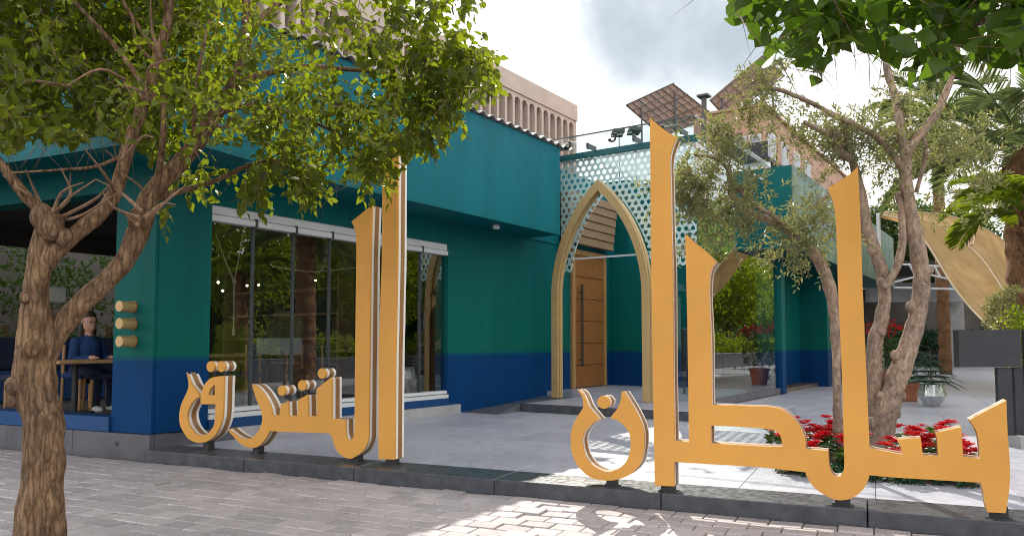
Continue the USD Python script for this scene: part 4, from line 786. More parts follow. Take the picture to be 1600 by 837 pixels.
# potted plants ----------------------------------------------------------------------------
def lathe(profile, k=28):
    pr = np.array(profile, float); return trimesh.creation.revolve(pr, sections=k)
def conifer_plant(t, h, r, z0, seed, tiers=7):
    rs = np.random.default_rng(seed); q = MB(); q.tube([(0, 0, z0 - .1), (0, 0, z0 + h)], [.014, .004], 6); obj('stem', q, 'bark_twig', t)
    B = []; D = []; Sz = []
    for i in range(tiers):
        z = z0 + h * (0.12 + 0.86 * i / tiers); R = r * (1 - 0.85 * i / tiers) + .03
        for k in range(6):
            a = k * 1.047 + i * 0.5 + rs.uniform(-.15, .15); n = int(26 * R / r) + 8
            tt = np.linspace(0.08, 1, n); pts = np.stack([np.cos(a) * R * tt, np.sin(a) * R * tt, z + 0.10 * R * np.sin(tt * 2) - 0.30 * R * tt ** 2], 1)
            for s_ in (-1, 1):
                B.append(pts); D.append(np.stack([np.cos(a) * .7 - s_ * np.sin(a) + 0 * tt, np.sin(a) * .7 + s_ * np.cos(a) + 0 * tt, -0.45 + 0 * tt], 1)); Sz.append(0.075 * (1.15 - tt * .6) * (R / r) ** .3)
    B = np.concatenate(B); D = np.concatenate(D); Sz = np.concatenate(Sz)
    v, f = leaves(B, D, np.tile([0, 0, 1.], (len(B), 1)), Sz, 0.3, rs); q = MB(); q.add(v, f); obj('foliage', q, 'leaf_conifer', t, kind='stuff')
p = at(1421, 626, z=ZP)
t = thing('potted_conifer', 'layered dark green conifer in a square terracotta pot left of the silver pot', 'potted plant', loc=(p[0], p[1], ZP))
q = MB(); q.tm(lathe([(0, 0), (.13, 0), (.165, .27), (.185, .27), (.185, .33), (.155, .33), (.15, .28), (0, .28)])); obj('pot', q, 'terracotta', t, smooth=35)
conifer_plant(t, 1.15, 0.62, 0.28, 3, 8)
p = at(1456, 633, z=ZP)
t = thing('potted_conifer', 'small layered conifer in a faceted silver pot', 'potted plant', loc=(p[0], p[1], ZP))
pot = lathe([(0, 0), (.12, 0), (.235, .17), (.185, .36), (.15, .36), (.2, .17), (0, .1)], 9); q = MB(); q.tm(pot); obj('pot', q, 'silver_foil', t)
conifer_plant(t, 0.62, 0.50, 0.33, 5, 6)
p = at(1384, 606, z=ZP)
t = thing('flowering_shrub', 'potted shrub with red blossom on top behind the olive stems', 'potted plant', loc=(p[0], p[1], ZP))
q = MB(); q.tm(lathe([(0, 0), (.18, 0), (.24, .35), (.27, .35), (.27, .42), (.22, .42), (0, .36)])); obj('pot', q, 'terracotta', t, smooth=35)
rs = np.random.default_rng(8)
pts = rs.normal(size=(220, 3)) * (0.26, .26, .26) + (0, 0, .9); (lv, lf), _ = sprays(pts, rs, 6, .12, (.05, .08), .5, .1); q = MB(); q.add(lv, lf); obj('foliage', q, 'leaf_hedge', t, kind='stuff')
pts = rs.normal(size=(60, 3)) * (0.26, .26, .07) + (0, 0, 1.42); (lv, lf), _ = sprays(pts, rs, 8, .08, (.04, .06), .7, -.1); q = MB(); q.add(lv, lf); obj('blossom', q, 'petal_red', t, kind='stuff')

# palms ------------------------------------------------------------------------------------
def frond(base, az, el, length, sag, mat_, t, rs, leaf=0.42):
    m = 22; tt = np.linspace(0, 1, m); pts = [np.array(base, float)]; e_ = el
    for i in range(m - 1):
        d = np.array([math.cos(az) * math.cos(e_), math.sin(az) * math.cos(e_), math.sin(e_)]); pts.append(pts[-1] + d * length / (m - 1)); e_ -= sag / (m - 1)
    pts = np.array(pts); q = MB(); q.tube(pts, np.linspace(.022, .004, m), 5)
    sp, _ = spline(pts, np.zeros(m), 2); sp = sp[8:]; n = len(sp); tg = np.gradient(sp, axis=0); tg /= np.linalg.norm(tg, axis=1, keepdims=True)
    side = np.cross(tg, [0, 0, 1.]); side /= np.linalg.norm(side, axis=1, keepdims=True) + 1e-9; up = np.cross(side, tg)
    for s_ in (-1, 1):
        d = tg * 0.75 + side * s_ * 0.85 + up * 0.25 + rs.normal(size=(n, 3)) * .06; d[:, 2] -= .10
        L_ = leaf * np.sin(np.linspace(0.5, 2.9, n)); v, f = leaves(sp, d, up, L_ + .05, 0.075, rs); q.add(v, f)
    obj('frond', q, mat_, t)
def palm(label, px, py_top, Y, rpx, nf, length, seed, mat_='leaf_palm', lean=(0, 0), leaf=0.42, els=(1.3, -0.5)):
    rs = np.random.default_rng(seed); t = thing('palm_tree', label, 'palm tree'); top = at(px, py_top, Y=Y); r = rpx / F * Y
    base = np.array([top[0] + lean[0], top[1] + lean[1], -0.1]); hs = np.linspace(0, 1, 26); pts = base[None] * (1 - hs[:, None]) + top[None] * hs[:, None]
    rr = r * (1.12 - 0.2 * hs) * np.where(np.arange(26) % 2, 1.0, 1.10); obj('trunk', limb(pts, rr, 16, 2, 0.22, seed, 12), 'bark_palm', t, smooth=True)
    st = MB()
    for k in range(70):
        a = rs.uniform(0, 6.28); z = rs.uniform(-1.3, 0.05); b = top + (math.cos(a) * r * .8, math.sin(a) * r * .8, z); st.tube([b, b + (math.cos(a) * .09, math.sin(a) * .09, .13)], [.03, .012], 5)
    obj('leaf_stubs', st, 'bark_palm', t, kind='stuff')
    for k in range(nf):
        a = k * 2.4 + rs.uniform(-.2, .2); e_ = els[0] + (els[1] - els[0]) * (k / nf); frond(top + np.array([math.cos(a), math.sin(a), 0]) * r * .5, a, e_, length * rs.uniform(.85, 1.1), 1.0 + rs.uniform(0, .5), mat_, t, rs, leaf)
palm('thick trunked palm at the right edge with feathery arching fronds', 1597, 232, 10.5, 26, 22, 1.8, 61, leaf=0.45, els=(1.3, 0.0))
palm('short bright green palm in front of the thick palm trunk', 1612, 330, 9.0, 16, 12, 1.0, 62, 'leaf_lime', leaf=0.36, els=(1.1, 0.25))
palm('slender distant palm between the olive branches', 1462, 185, 26.0, 8, 18, 2.6, 63, lean=(0.7, 0.0), leaf=0.60)

# far trees, hedges ------------------------------------------------------------------------
def bush_mesh(n, rs, R, size, wide, per=6, shell=0.55, squash=1.0):
    d = rs.normal(size=(n, 3)); d /= np.linalg.norm(d, axis=1, keepdims=True); r = (shell + (1 - shell) * rs.uniform(size=(n, 1)) ** .5)
    b = d * r * R * (0.75 + 0.5 * meshkit.fbm(d * 2.2 + rs.uniform(0, 50), 3)[:, None]); b[:, 2] *= squash
    (v, f), tw = sprays(b, rs, per, size[1] * 2.2, size, wide, .05, updir=d * 0.9); return v, f, tw
rs = np.random.default_rng(31)
c_ = at(1588, 489, Y=10.0)
t = thing('clipped_shrub', 'round clipped grey green shrub above the black fence', 'shrub'); v, f, tw = bush_mesh(900, rs, 0.34, (.03, .05), .45); q = MB(); q.add(v + c_, f); obj('foliage', q, 'leaf_olive', t, kind='stuff')
q = MB(); q.tube([(c_[0], c_[1], 0), (c_[0] + .03, c_[1], c_[2])], [.05, .03], 8); obj('stem', q, 'bark_grey', t)
c_ = at(1625, 545, Y=8.8)
t = thing('lime_hedge', 'bright lime green hedge at the right edge behind the black fence', 'hedge'); rs = np.random.default_rng(32)
pts = rs.uniform((-.32, -.9, -1.0), (.32, .35, .46), (1700, 3)); pts = pts @ np.array([[C, S, 0], [-S, C, 0], [0, 0, 1]]) + c_; (lv, lf), _ = sprays(pts, rs, 7, .12, (.035, .06), .5, -.25); q = MB(); q.add(lv, lf); obj('foliage', q, 'leaf_lime', t, kind='stuff')
for i, (x_, y_, Y_, R) in enumerate([(1440, 395, 44, 2.6), (1400, 380, 46, 2.3), (1490, 400, 43, 2.4)]):
    rs = np.random.default_rng(70 + i); c_ = at(x_, y_, Y=Y_)
    t = thing('background_tree', ['hazy green tree behind the dark pavilion in the middle of its row', 'leftmost hazy green tree behind the dark pavilion next to the wing roof', 'rightmost hazy green tree behind the dark pavilion under the sail'][i], 'tree', 'trees behind the pavilion')
    v, f, tw = bush_mesh(900, rs, R, (.22, .34), .6, 6); q = MB(); q.add(v + c_, f); obj('crown', q, 'leaf_hedge', t, kind='stuff'); q = MB(); q.tube([(c_[0], c_[1], 0), (c_[0], c_[1], c_[2])], [.2, .1], 8); obj('trunk', q, 'bark_grey', t)

# tensile sail -----------------------------------------------------------------------------
sail = thing('shade_sail', 'tan tensile canopy sail sweeping down behind the palms at the right', 'shade sail')
def curve(pts, n):
    p, _ = spline([at(x, y, Y=Y) for x, y, Y in pts], np.zeros(len(pts)), 12); s_ = np.linspace(0, len(p) - 1, n); i = np.minimum(s_.astype(int), len(p) - 2); return p[i] + (p[i + 1] - p[i]) * (s_ - i)[:, None]
low = curve([(1376, 335, 19), (1412, 345, 18.5), (1446, 378, 18), (1490, 448, 17), (1530, 495, 16), (1566, 522, 15), (1620, 540, 14)], 40)
mid = curve([(1376, 333, 19.2), (1430, 340, 19.5), (1480, 360, 19.5), (1530, 400, 19), (1568, 455, 18), (1600, 520, 17), (1640, 560, 16)], 40)
top_ = curve([(1376, 331, 19.4), (1440, 332, 21), (1495, 340, 22), (1545, 360, 22), (1590, 395, 22), (1640, 450, 21), (1700, 520, 20)], 40)
def patch(a, b, sag, name):
    m = 30; V = []
    for j in range(m):
        t = j / (m - 1); r_ = a * (1 - t) + b * t; r_ = r_ + ZZ * (-sag * math.sin(math.pi * t)) * np.sin(np.linspace(0.15, 3.0, len(a)))[:, None] + ZZ * (0.07 * math.sin(t * 15 + .5) * math.sin(math.pi * t)) * (0.6 + 0.5 * np.sin(np.linspace(0, 7, len(a)) + 5 * t))[:, None]; V.append(r_)
    V = np.concatenate(V); n = len(a); F_ = [[j * n + i, j * n + i + 1, (j + 1) * n + i + 1, (j + 1) * n + i] for j in range(m - 1) for i in range(n - 1)]
    q = MB(); q.add(V, F_); obj(name, q, 'sail_cloth', sail, smooth=True)
patch(low, mid, 0.25, 'sail_panel'); patch(mid, top_, 0.3, 'sail_panel')
for c_ in (low, mid, top_):
    q = MB(); q.tube(c_, .022, 6); obj('edge_cable', q, 'sail_edge', sail)
for f_ in (0.45, 0.7):
    i = int(f_ * 39); q = MB(); q.tube([mid[i] + ZZ * .02, top_[i] * .5 + mid[i] * .5 - ZZ * .28, top_[i] + ZZ * .02], .02, 5); obj('seam', q, 'sail_edge', sail)
q = MB(); a = at(1372, 333, Y=19.2); q.tube([(a[0], a[1], 0), a], .05, 8); obj('mast', q, 'white_metal', sail)
q = MB(); a = at(1620, 540, Y=14); q.tube([(a[0], a[1], 0), a + ZZ * .1], .05, 8); obj('mast', q, 'white_metal', sail)

# dark pavilion in the distance --------------------------------------------------------------
pav = thing('pavilion', 'dark open pavilion with a concrete pillar beyond the far end of the plaza', 'pavilion')
RT = np.array([S, -C, 0]); FW = np.array([C, S, 0])
def cambox(mb, px0, px1, Y0, Y1, z0, z1):
    a = FW * Y0 + RT * (px0 - 800) / F * Y0; wd = (px1 - px0) / F * Y0; mb.box((0, 0, z0), (wd, Y1 - Y0, z1), plane(a, RT, FW, ZZ)); return mb
obj('back_wall', cambox(MB(), 1330, 1640, 38.5, 39, 0.0, 3.9), 'far_brown', pav)
obj('roof_slab', cambox(MB(), 1330, 1560, 31, 38.5, 4.35, 4.5), 'charcoal_paint', pav)
obj('beam', cambox(MB(), 1360, 1512, 33.8, 34.2, 3.0, 3.85), 'grey_render', pav)
obj('pillar', cambox(MB(), 1485, 1507, 34.3, 34.9, 0.0, 2.99), 'concrete', pav)
obj('pillar', cambox(MB(), 1330, 1352, 34.3, 34.9, 0.0, 2.99), 'charcoal_paint', pav)
obj('low_planter', cambox(MB(), 1385, 1560, 36.5, 37.5, 0.0, 0.8), 'charcoal_paint', pav)
rs = np.random.default_rng(77); pts = np.array([FW * rs.uniform(36.4, 37.6) + RT * (x_ - 800) / F * 37 + ZZ * rs.uniform(.75, 1.7) for x_ in rs.uniform(1385, 1560, 330)])
t = thing('planter_shrubs', 'dark shrubs in the long planter at the back of the pavilion', 'shrubs', kind='stuff'); (lv, lf), _ = sprays(pts, rs, 7, .5, (.15, .26), .5, -.2); q = MB(); q.add(lv, lf); obj('foliage', q, 'leaf_conifer', t, kind='stuff')
for k, (a, b, yy) in enumerate([((1372, 410), (1498, 418), 30), ((1372, 440), (1492, 428), 30), ((1385, 448), (1440, 422), 30), ((1440, 450), (1500, 440), 30), ((1450, 425), (1470, 437), 30)]):
    pass
rods = thing('awning_frame', 'white metal rods of an unrolled awning frame in front of the dark pavilion', 'awning frame')
for (a, b) in [((1372, 411), (1490, 417)), ((1392, 442), (1448, 428)), ((1448, 428), (1505, 441)), ((1396, 449), (1500, 452)), ((1420, 412), (1440, 448)), ((1460, 416), (1470, 434))]:
    q = MB(); q.cyl(at(*a, Y=26), at(*b, Y=26), 0.035, k=6); obj('rod', q, 'white_metal', rods)

# black fence at the right edge ---------------------------------------------------------------
fence = thing('black_fence', 'black painted board fence with a wide top panel at the right edge', 'fence')
FYd = 8.0
zof = lambda py, Y: EYE + (537 - py) / F * Y
obj('top_panel', cambox(MB(), 1497, 1594, FYd, FYd + .10, zof(573, FYd), zof(515, FYd)), 'charcoal_paint', fence)
for (a, b, d_) in [(1556, 1578, .012), (1582, 1596, .03), (1600, 1622, .012), (1626, 1648, .012), (1652, 1674, .012)]:
    obj('board', cambox(MB(), a, b, FYd + d_, FYd + d_ + .05, ZP - .02, zof(574 if a < 1590 else 515, FYd)), 'charcoal_paint', fence)
obj('kerb_stone', cambox(MB(), 1588, 1700, FYd - .25, FYd - .02, 0.05, ZP + .1), 'concrete', fence)

# ------------------------------------------------------------------ buildings behind
bl = thing('arcaded_building', 'beige concrete building with a row of arched vertical fins under its parapet', 'building')
BY, BX0, BX1, BT = 20.0, 14.0, 35.5, 13.9
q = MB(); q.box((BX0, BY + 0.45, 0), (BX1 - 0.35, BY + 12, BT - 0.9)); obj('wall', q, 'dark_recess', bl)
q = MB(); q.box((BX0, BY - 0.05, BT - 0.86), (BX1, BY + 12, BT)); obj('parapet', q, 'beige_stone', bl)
q = MB(); q.box((BX1 - 0.348, BY + 0.02, 0), (BX1 - 0.02, BY + 12, BT - 0.862)); obj('side_wall', q, 'beige_stone', bl)
sp_ = 0.64; nb_ = int((BX1 - 0.35 - BX0) / sp_)
MY = plane((0, 0, 0), (1, 0, 0), (0, 0, 1), (0, -1, 0))
for k in range(nb_):
    x0 = BX1 - 0.35 - (k + 1) * sp_
    q = MB(); q.box((x0, BY, 7.0), (x0 + 0.17, BY + 0.449, BT - 1.28)); obj('fin', q, 'beige_stone', bl)
    head = sbox(x0, BT - 1.278, x0 + sp_ - .003, BT - 0.862).difference(Point(x0 + 0.17 + (sp_ - 0.17) / 2, BT - 1.278).buffer((sp_ - 0.17) / 2, 8))
    M_ = MY.copy(); M_[1, 3] = BY + 0.40; q = MB(); q.prism(head, 0.39, M_); obj('arch_head', q, 'beige_stone', bl)
br_ = thing('brown_building', 'brown rendered flat roofed house with a corner window and balcony above the wing', 'building')
HX, HY, HT = 35.0, 10.0, 12.0
q = MB(); q.box((HX, HY, 0), (HX + 22, HY + 3.3, HT)); obj('wall', q, 'tan_render', br_)
q = MB(); q.box((HX - .12, HY - .12, HT), (HX + 22.1, HY + 3.4, HT + .12)); obj('parapet_cap', q, 'tan_render', br_)
q = MB(); q.box((HX - .35, HY - .35, 9.35), (HX + 22, HY - .001, 9.55)); q.box((HX - .35, HY - .001, 9.35), (HX - .001, HY + 3.2, 9.55)); obj('ledge', q, 'far_brown', br_)
q = MB(); q.box((HX - .30, HY - .30, 8.2), (HX - .002, HY + 3.2, 9.34)); obj('balcony_floor', q, 'white_paint', br_)
for (px0, px1, py0, py1) in [(1147, 1167, 215, 245), (1170, 1190, 212, 244)]:
    a = at(px0, py0, x=HX - .02); b = at(px1, py1, x=HX - .02)
    q = MB(); q.box((HX - .06, b[1], b[2]), (HX - .002, a[1], a[2])); wn = obj('window', q, 'white_metal', br_)
    q = MB(); q.box((HX - .075, b[1] + .07, b[2] + .07), (HX - .062, a[1] - .07, a[2] - .09)); obj('pane', q, 'grey_panel', wn)
for k in range(4):
    x0 = HX + .6 + k * 2.3; q = MB(); q.box((x0, HY - .06, 9.7), (x0 + 1.2, HY - .002, 11.0)); wn = obj('window', q, 'white_metal', br_); q = MB(); q.box((x0 + .08, HY - .08, 9.78), (x0 + 1.12, HY - .062, 10.92)); obj('pane', q, 'grey_panel', wn)
a = at(1140, 229, x=HX - .6); b = at(1200, 246, x=HX - .6); q = MB(); q.box((HX - .62, b[1], b[2]), (HX - .56, a[1], a[2])); obj('balcony_rail', q, 'charcoal_paint', br_)
a = at(1157, 208, x=HX - .3); q = MB(); q.cyl((HX - .3, a[1], a[2] - .9), (HX - .3, a[1], a[2]), .09, k=10); obj('flue', q, 'far_brown', br_)
# flue pipe on the roof behind the entrance
fl = thing('flue_pipe', 'dark flue pipe with a flat cap rising behind the glass roof', 'pipe'); a = at(1100, 152, Y=20); b = at(1100, 300, Y=20)
q = MB(); q.cyl(b, a, 0.07, k=12); obj('pipe', q, 'far_brown', fl); q = MB(); q.box(a + (-.15, -.15, 0), a + (.15, .15, .05)); obj('cap', q, 'far_brown', fl)
def solar(label, c4, Y3, nx, ny):
    A, B_, D_ = (at(*c4[i], Y=Y3[i]) for i in (0, 1, 2)); nrm = np.cross(B_ - A, D_ - A); nrm /= np.linalg.norm(nrm); r = ray(*c4[3]); E_ = O + r * (((A - O) @ nrm) / (r @ nrm))
    if nrm[2] < 0: nrm = -nrm
    t = thing('solar_array', label, 'solar panel')
    P4 = lambda u, v: (A * (1 - u) * (1 - v) + B_ * u * (1 - v) + D_ * u * v + E_ * (1 - u) * v)
    for i in range(nx):
        for j in range(ny):
            g0 = .006; us = (i / nx + g0, (i + 1) / nx - g0); vs = (j / ny + g0, (j + 1) / ny - g0)
            v = [P4(us[0], vs[0]), P4(us[1], vs[0]), P4(us[1], vs[1]), P4(us[0], vs[1])]; v += [x + nrm * .04 for x in v]
            q = MB(); q.add(v, [[0, 1, 2, 3], [7, 6, 5, 4], [0, 4, 5, 1], [1, 5, 6, 2], [2, 6, 7, 3], [3, 7, 4, 0]]); obj('panel', q, 'solar_cell', t)
    for k in range(2 * nx + 1):
        u = min(max(k / (2 * nx), .006), .994); q = MB(); q.cyl(P4(u, 0) - nrm * .05, P4(u, 1) - nrm * .05, .035 if k % 2 == 0 else .02, k=6); obj('rail', q, 'far_brown', t)
    for k in range(2 * ny + 1):
        u = min(max(k / (2 * ny), .006), .994); q = MB(); q.cyl(P4(0, u) - nrm * .11, P4(1, u) - nrm * .11, .035 if k % 2 == 0 else .02, k=6); obj('rail', q, 'far_brown', t)
    for (u, v_) in ((.15, .2), (.85, .2), (.15, .8), (.85, .8)):
        a = P4(u, v_) - nrm * .1; q = MB(); q.cyl(a, (a[0], a[1], min(a[2] - .3, 11.0)), .05, k=6); obj('leg', q, 'dark_steel', t)
solar('tilted solar array seen from below left of the flue pipe', [(977, 164.5), (1050, 131), (1116, 182), (1034, 214)], (37, 38.5, 40), 4, 3)
solar('steep solar array seen from below behind the olive branches', [(1108, 157), (1192, 86), (1224, 118), (1132, 184)], (37, 38, 39.5), 4, 2)
fb = thing('far_tower', 'pale grey blue block far off between the olive stems', 'building'); obj('wall', cambox(MB(), 1342, 1388, 90, 100, 0, zof(332, 90)), 'grey_render', fb)
obj('roof_box', cambox(MB(), 1352, 1392, 92, 98, zof(332, 90) + .01, zof(322, 92)), 'grey_render', fb)
for k in range(4):
    q = cambox(MB(), 1346 + k * 10, 1351 + k * 10, 89.9, 89.99, zof(352, 90), zof(340, 90)); obj('window', q, 'grey_panel', fb)
ac = thing('roof_plant', 'small dark roof vents behind the glass roof edge', 'vents')
for (x0, x1) in ((961, 979), (987, 1006)):
    zz = zof(199 if x0 < 980 else 196, 22); obj('vent', cambox(MB(), x0, x1, 22, 22.6, zz - .05, zz + .05), 'far_brown', ac); obj('vent_post', cambox(MB(), (x0 + x1) / 2 - .6, (x0 + x1) / 2 + .6, 22.28, 22.32, 4.5, zz - .051), 'dark_steel', ac)

# ------------------------------------------------------------------ inside the restaurant
def chair(label, loc, rz, cloth='blue_cloth', name='dining_chair'):
    t = thing(name, label, 'chair', loc=loc, rz=rz)
    q = MB(); q.box((-.22, -.22, .40), (.22, .22, .47), None, .03); obj('seat', q, cloth, t)
    q = MB(); q.box((-.24, -.21, .50), (-.19, .21, .86), None, .02); obj('backrest', q, cloth, t)
    for sx in (-1, 1):
        for sy in (-1, 1): q = MB(); q.cyl((sx * .20, sy * .19, 0), (sx * .19, sy * .18, .40 if sx > 0 else .84), .016, .022, 8); obj('leg', q, 'frame_wood', t)
    return t
def table(label, loc, w_=.7, h=.72, l=.7):
    t = thing('dining_table', label, 'table', loc=loc); q = MB(); q.box((-l / 2, -w_ / 2, h - .04), (l / 2, w_ / 2, h), None, .01); obj('tabletop', q, 'table_wood', t)
    q = MB(); q.cyl((0, 0, .02), (0, 0, h - .042), .035); obj('pedestal', q, 'black_metal', t); q = MB(); q.cyl((0, 0, 0), (0, 0, .02), .22, k=20); obj('foot', q, 'black_metal', t)
FL0 = 0.30
tp = at(118, 562, Y=9.5); table('wooden table in the open terrace behind the tree trunk', (tp[0], tp[1], FL0), .75, tp[2] - FL0, .75)
hp_ = at(136, 505, Y=10.2); face = math.atan2(-hp_[1], -hp_[0]) + .55
chair('blue dining chair under the seated person', (hp_[0], hp_[1], FL0), face)
a = at(20, 600, Y=9.4); chair('wooden legged blue chair at the far left of the terrace', (a[0], a[1], FL0), 2.2, 'navy_cloth')
a = at(165, 600, Y=9.5); chair('dark chair squeezed against the corner pillar', (a[0] + .25, a[1] + .5, FL0), 2.9, 'navy_cloth')
a = at(30, 555, Y=11.5)
t = thing('banquette', 'long blue upholstered bench at the back of the terrace', 'bench', loc=(a[0], a[1], FL0), rz=-.2); q = MB(); q.box((-.9, -.3, 0), (1.6, .3, .45), None, .03); obj('seat', q, 'blue_cloth', t); q = MB(); q.box((-.9, .2, .46), (1.6, .35, .95), None, .03); obj('backrest', q, 'navy_cloth', t)
a = at(86, 460, Y=11.5); q = MB(); q.box(a + (-.15, -.05, -.12), a + (.15, .0, .12), None, .02); obj('lantern_box', q, 'cream_plastic', label='pale patterned square lantern hanging behind the tree fork', cat='lantern')
def person(loc, rz):
    t = thing('person', 'person in a blue top and dark trousers seated facing the street at the terrace table', 'person', loc=loc, rz=rz)
    def body(bones, ref=.03, it=8):
        parts = []
        for (a, ra), (b, rb) in bones:
            sp2 = [m3.Manifold.sphere(r, 14).translate(p) for p, r in ((a, ra), (b, rb))]; parts.append(m3.Manifold.batch_hull(sp2))
        m = m3.Manifold.batch_boolean(parts, m3.OpType.Add).refine_to_length(ref).to_mesh(); tm_ = trimesh.Trimesh(m.vert_properties[:, :3], m.tri_verts)
        trimesh.smoothing.filter_taubin(tm_, iterations=it); return tm_
    pel = ((0, 0, .54), .14); che = ((.03, 0, .84), .145); nek = ((.04, 0, 1.0), .055); J = lambda *p: p
    sk = [(nek, ((.05, 0, 1.07), .05)), (((.06, 0, 1.12), .085), ((.05, 0, 1.19), .092)), (((.125, 0, 1.10), .03), ((.09, 0, 1.08), .045)), (((.148, 0, 1.14), .012), ((.13, 0, 1.17), .012))]
    sk += [(nek, che)]
    for s_ in (-1, 1):
        sk += [(((.03, s_ * .16, .9), .05), ((.08, s_ * .23, .66), .04)), (((.03, 0, .9), .08), ((.03, s_ * .16, .9), .05)), (((.08, s_ * .23, .66), .038), ((.32, s_ * .14, .70), .028)), (((.32, s_ * .14, .70), .03), ((.38, s_ * .12, .705), .026)), (((.05, s_ * .092, 1.15), .012), ((.05, s_ * .098, 1.18), .014))]
        for k in range(4): sk.append((((.375, s_ * (.10 + .014 * k), .705), .009), ((.43 - .008 * abs(k - 1), s_ * (.085 + .014 * k), .695), .008)))
        sk.append((((.34, s_ * .10, .71), .010), ((.375, s_ * .07, .705), .009)))
        sk += [(((0, s_ * .09, .52), .075), ((.42, s_ * .11, .50), .055)), (((.42, s_ * .11, .50), .055), ((.40, s_ * .11, .08), .04)), (((.40, s_ * .11, .05), .03), ((.50, s_ * .12, .04), .03))]
    sk += [(pel, che)]
    obj('body', body(sk, .02, 6), 'skin', t, smooth=True)
    top = [(((0, 0, .52), .165), ((.03, 0, .84), .165)), (((.03, 0, .84), .15), ((.035, 0, .95), .085))]
    for s_ in (-1, 1): top += [(((.03, 0, .90), .10), ((.03, s_ * .16, .9), .07)), (((.03, s_ * .16, .9), .068), ((.08, s_ * .23, .66), .058)), (((.08, s_ * .23, .66), .055), ((.29, s_ * .15, .695), .044))]
    obj('top', body(top), 'blue_cloth', t, smooth=True)
    tr = [(((0, -.06, .5), .15), ((0, .06, .5), .15))]
    for s_ in (-1, 1): tr += [(((0, s_ * .09, .52), .10), ((.42, s_ * .11, .50), .075)), (((.42, s_ * .11, .50), .075), ((.40, s_ * .11, .10), .06))]
    obj('trousers', body(tr), 'navy_cloth', t, smooth=True)
    for s_ in (-1, 1): obj('shoe', body([(((.39, s_ * .11, .05), .05), ((.53, s_ * .125, .04), .042))], .02), 'white_rubber', t, smooth=True)
    hair = [(((.0, 0, 1.2), .098), ((.04, 0, 1.235), .09))] + [(((.01, s_ * .075, 1.18), .04), ((.01, s_ * .09, .98), .035)) for s_ in (-1, 1)] + [(((-.03, 0, 1.18), .08), ((-.04, 0, .98), .06))]
    obj('hair', body(hair, .02), 'dark_hair', t, smooth=True)
    for s_ in (-1, 1):
        q = MB(); e_ = trimesh.creation.icosphere(2, .011); e_.apply_translation((.142, s_ * .034, 1.165)); q.tm(e_); obj('eye', q, 'dark_hair', t, smooth=True)
person((hp_[0], hp_[1], FL0 + (hp_[2] - FL0 - 1.15)), face)
# through the long glass front
table('small table left of centre behind the glass front', (6.0, 8.9, FL0)); table('small table behind the saw tooth letters', (7.3, 9.3, FL0)); table('corner table under the white lamp', (9.0, 9.3, FL0), .6, .75)
chair('blue chair nearest the glass at its left end', (5.55, 8.7, FL0), .2); chair('blue chair in the middle of the glass front', (6.6, 9.0, FL0), 3.0)
chair('navy chair beside the saw tooth letters', (7.9, 9.2, FL0), 3.4, 'navy_cloth')
thr = chair('chair draped with a grey throw at the right end of the glass front', (8.55, 8.05, FL0), -1.7, 'navy_cloth')
xs = np.linspace(-.28, .28, 26); prof = [(-.27, .52 - .35), (-.268, .6), (-.265, .78), (-.255, .875), (-.215, .885), (-.17, .86), (-.165, .7), (-.14, .5), (.05, .485), (.2, .478), (.25, .44), (.26, .2)]
V = []
for i, (x_, z_) in enumerate(prof):
    for y_ in xs: V.append((x_ + .018 * math.sin(y_ * 45 + i), y_ * (1 + .1 * (i in (0, 11))), z_ + .012 * math.sin(y_ * 30 + 2 * i) + .02))
nn_ = len(xs); Ff = [[i * nn_ + k, i * nn_ + k + 1, (i + 1) * nn_ + k + 1, (i + 1) * nn_ + k] for i in range(len(prof) - 1) for k in range(nn_ - 1)]
q = MB(); q.add(V, Ff); m_ = q.mesh(); m_.apply_transform(trimesh.transformations.rotation_matrix(-1.7, (0, 0, 1))); m_.apply_translation((8.55, 8.05, FL0)); obj('throw_blanket', m_, 'grey_cloth', smooth=True, label='grey checked throw hanging over a chair behind the glass', cat='blanket')
a = at(687, 490, y=9.2); t = thing('table_lamp', 'white drum shaded table lamp behind the right glass panel', 'lamp'); q = MB(); q.cyl(a - ZZ * .1, a + ZZ * .1, .085, .075, 24, False); q.cyl(a - ZZ * .095, a + ZZ * .095, .08, .07, 24, False); obj('lamp_shade', q, 'cream_plastic', t, smooth=40)
q = MB(); q.cyl((a[0], a[1], FL0 + .75), a, .015); q.cyl((a[0], a[1], FL0 + .75), (a[0], a[1], FL0 + .78), .07); obj('lamp_stand', q, 'brass', t)
a = at(403, 528, y=8.4); b = at(472, 553, y=8.4); t = thing('notice_board', 'plain grey board on a thin stand behind the glass', 'board'); q = MB(); q.box((a[0], 8.4, b[2]), (b[0], 8.42, a[2])); obj('board', q, 'grey_panel', t)
q = MB(); q.cyl(((a[0] + b[0]) / 2, 8.43, FL0), ((a[0] + b[0]) / 2, 8.43, a[2] - .02), .015); q.cyl(((a[0] + b[0]) / 2, 8.43, FL0), ((a[0] + b[0]) / 2, 8.43, FL0 + .02), .16); obj('stand', q, 'black_metal', t)
t = thing('bar_shelf', 'timber bar shelves glowing dimly at the back of the room', 'shelves', loc=(9.25, 11.0, FL0))
for k in range(4): q = MB(); q.box((-.35, -1.4, .5 + .42 * k), (-.02, 1.6, .54 + .42 * k)); obj('shelf', q, 'slat_wood', t)
q = MB(); q.box((-.36, -1.45, 0), (-.01, -1.41, 2.2)); q.box((-.36, 1.61, 0), (-.01, 1.65, 2.2)); obj('side_panel', q, 'slat_wood', t)
PD = ['lit pendant bulb nearest the left end of the glass front', 'lit pendant bulb just below the first at the left of the glass', 'lit pendant bulb left of the second glass joint', 'lit pendant bulb right of the second glass joint', 'lit pendant bulb in front of the bar shelves', 'lit pendant bulb over the draped chair']
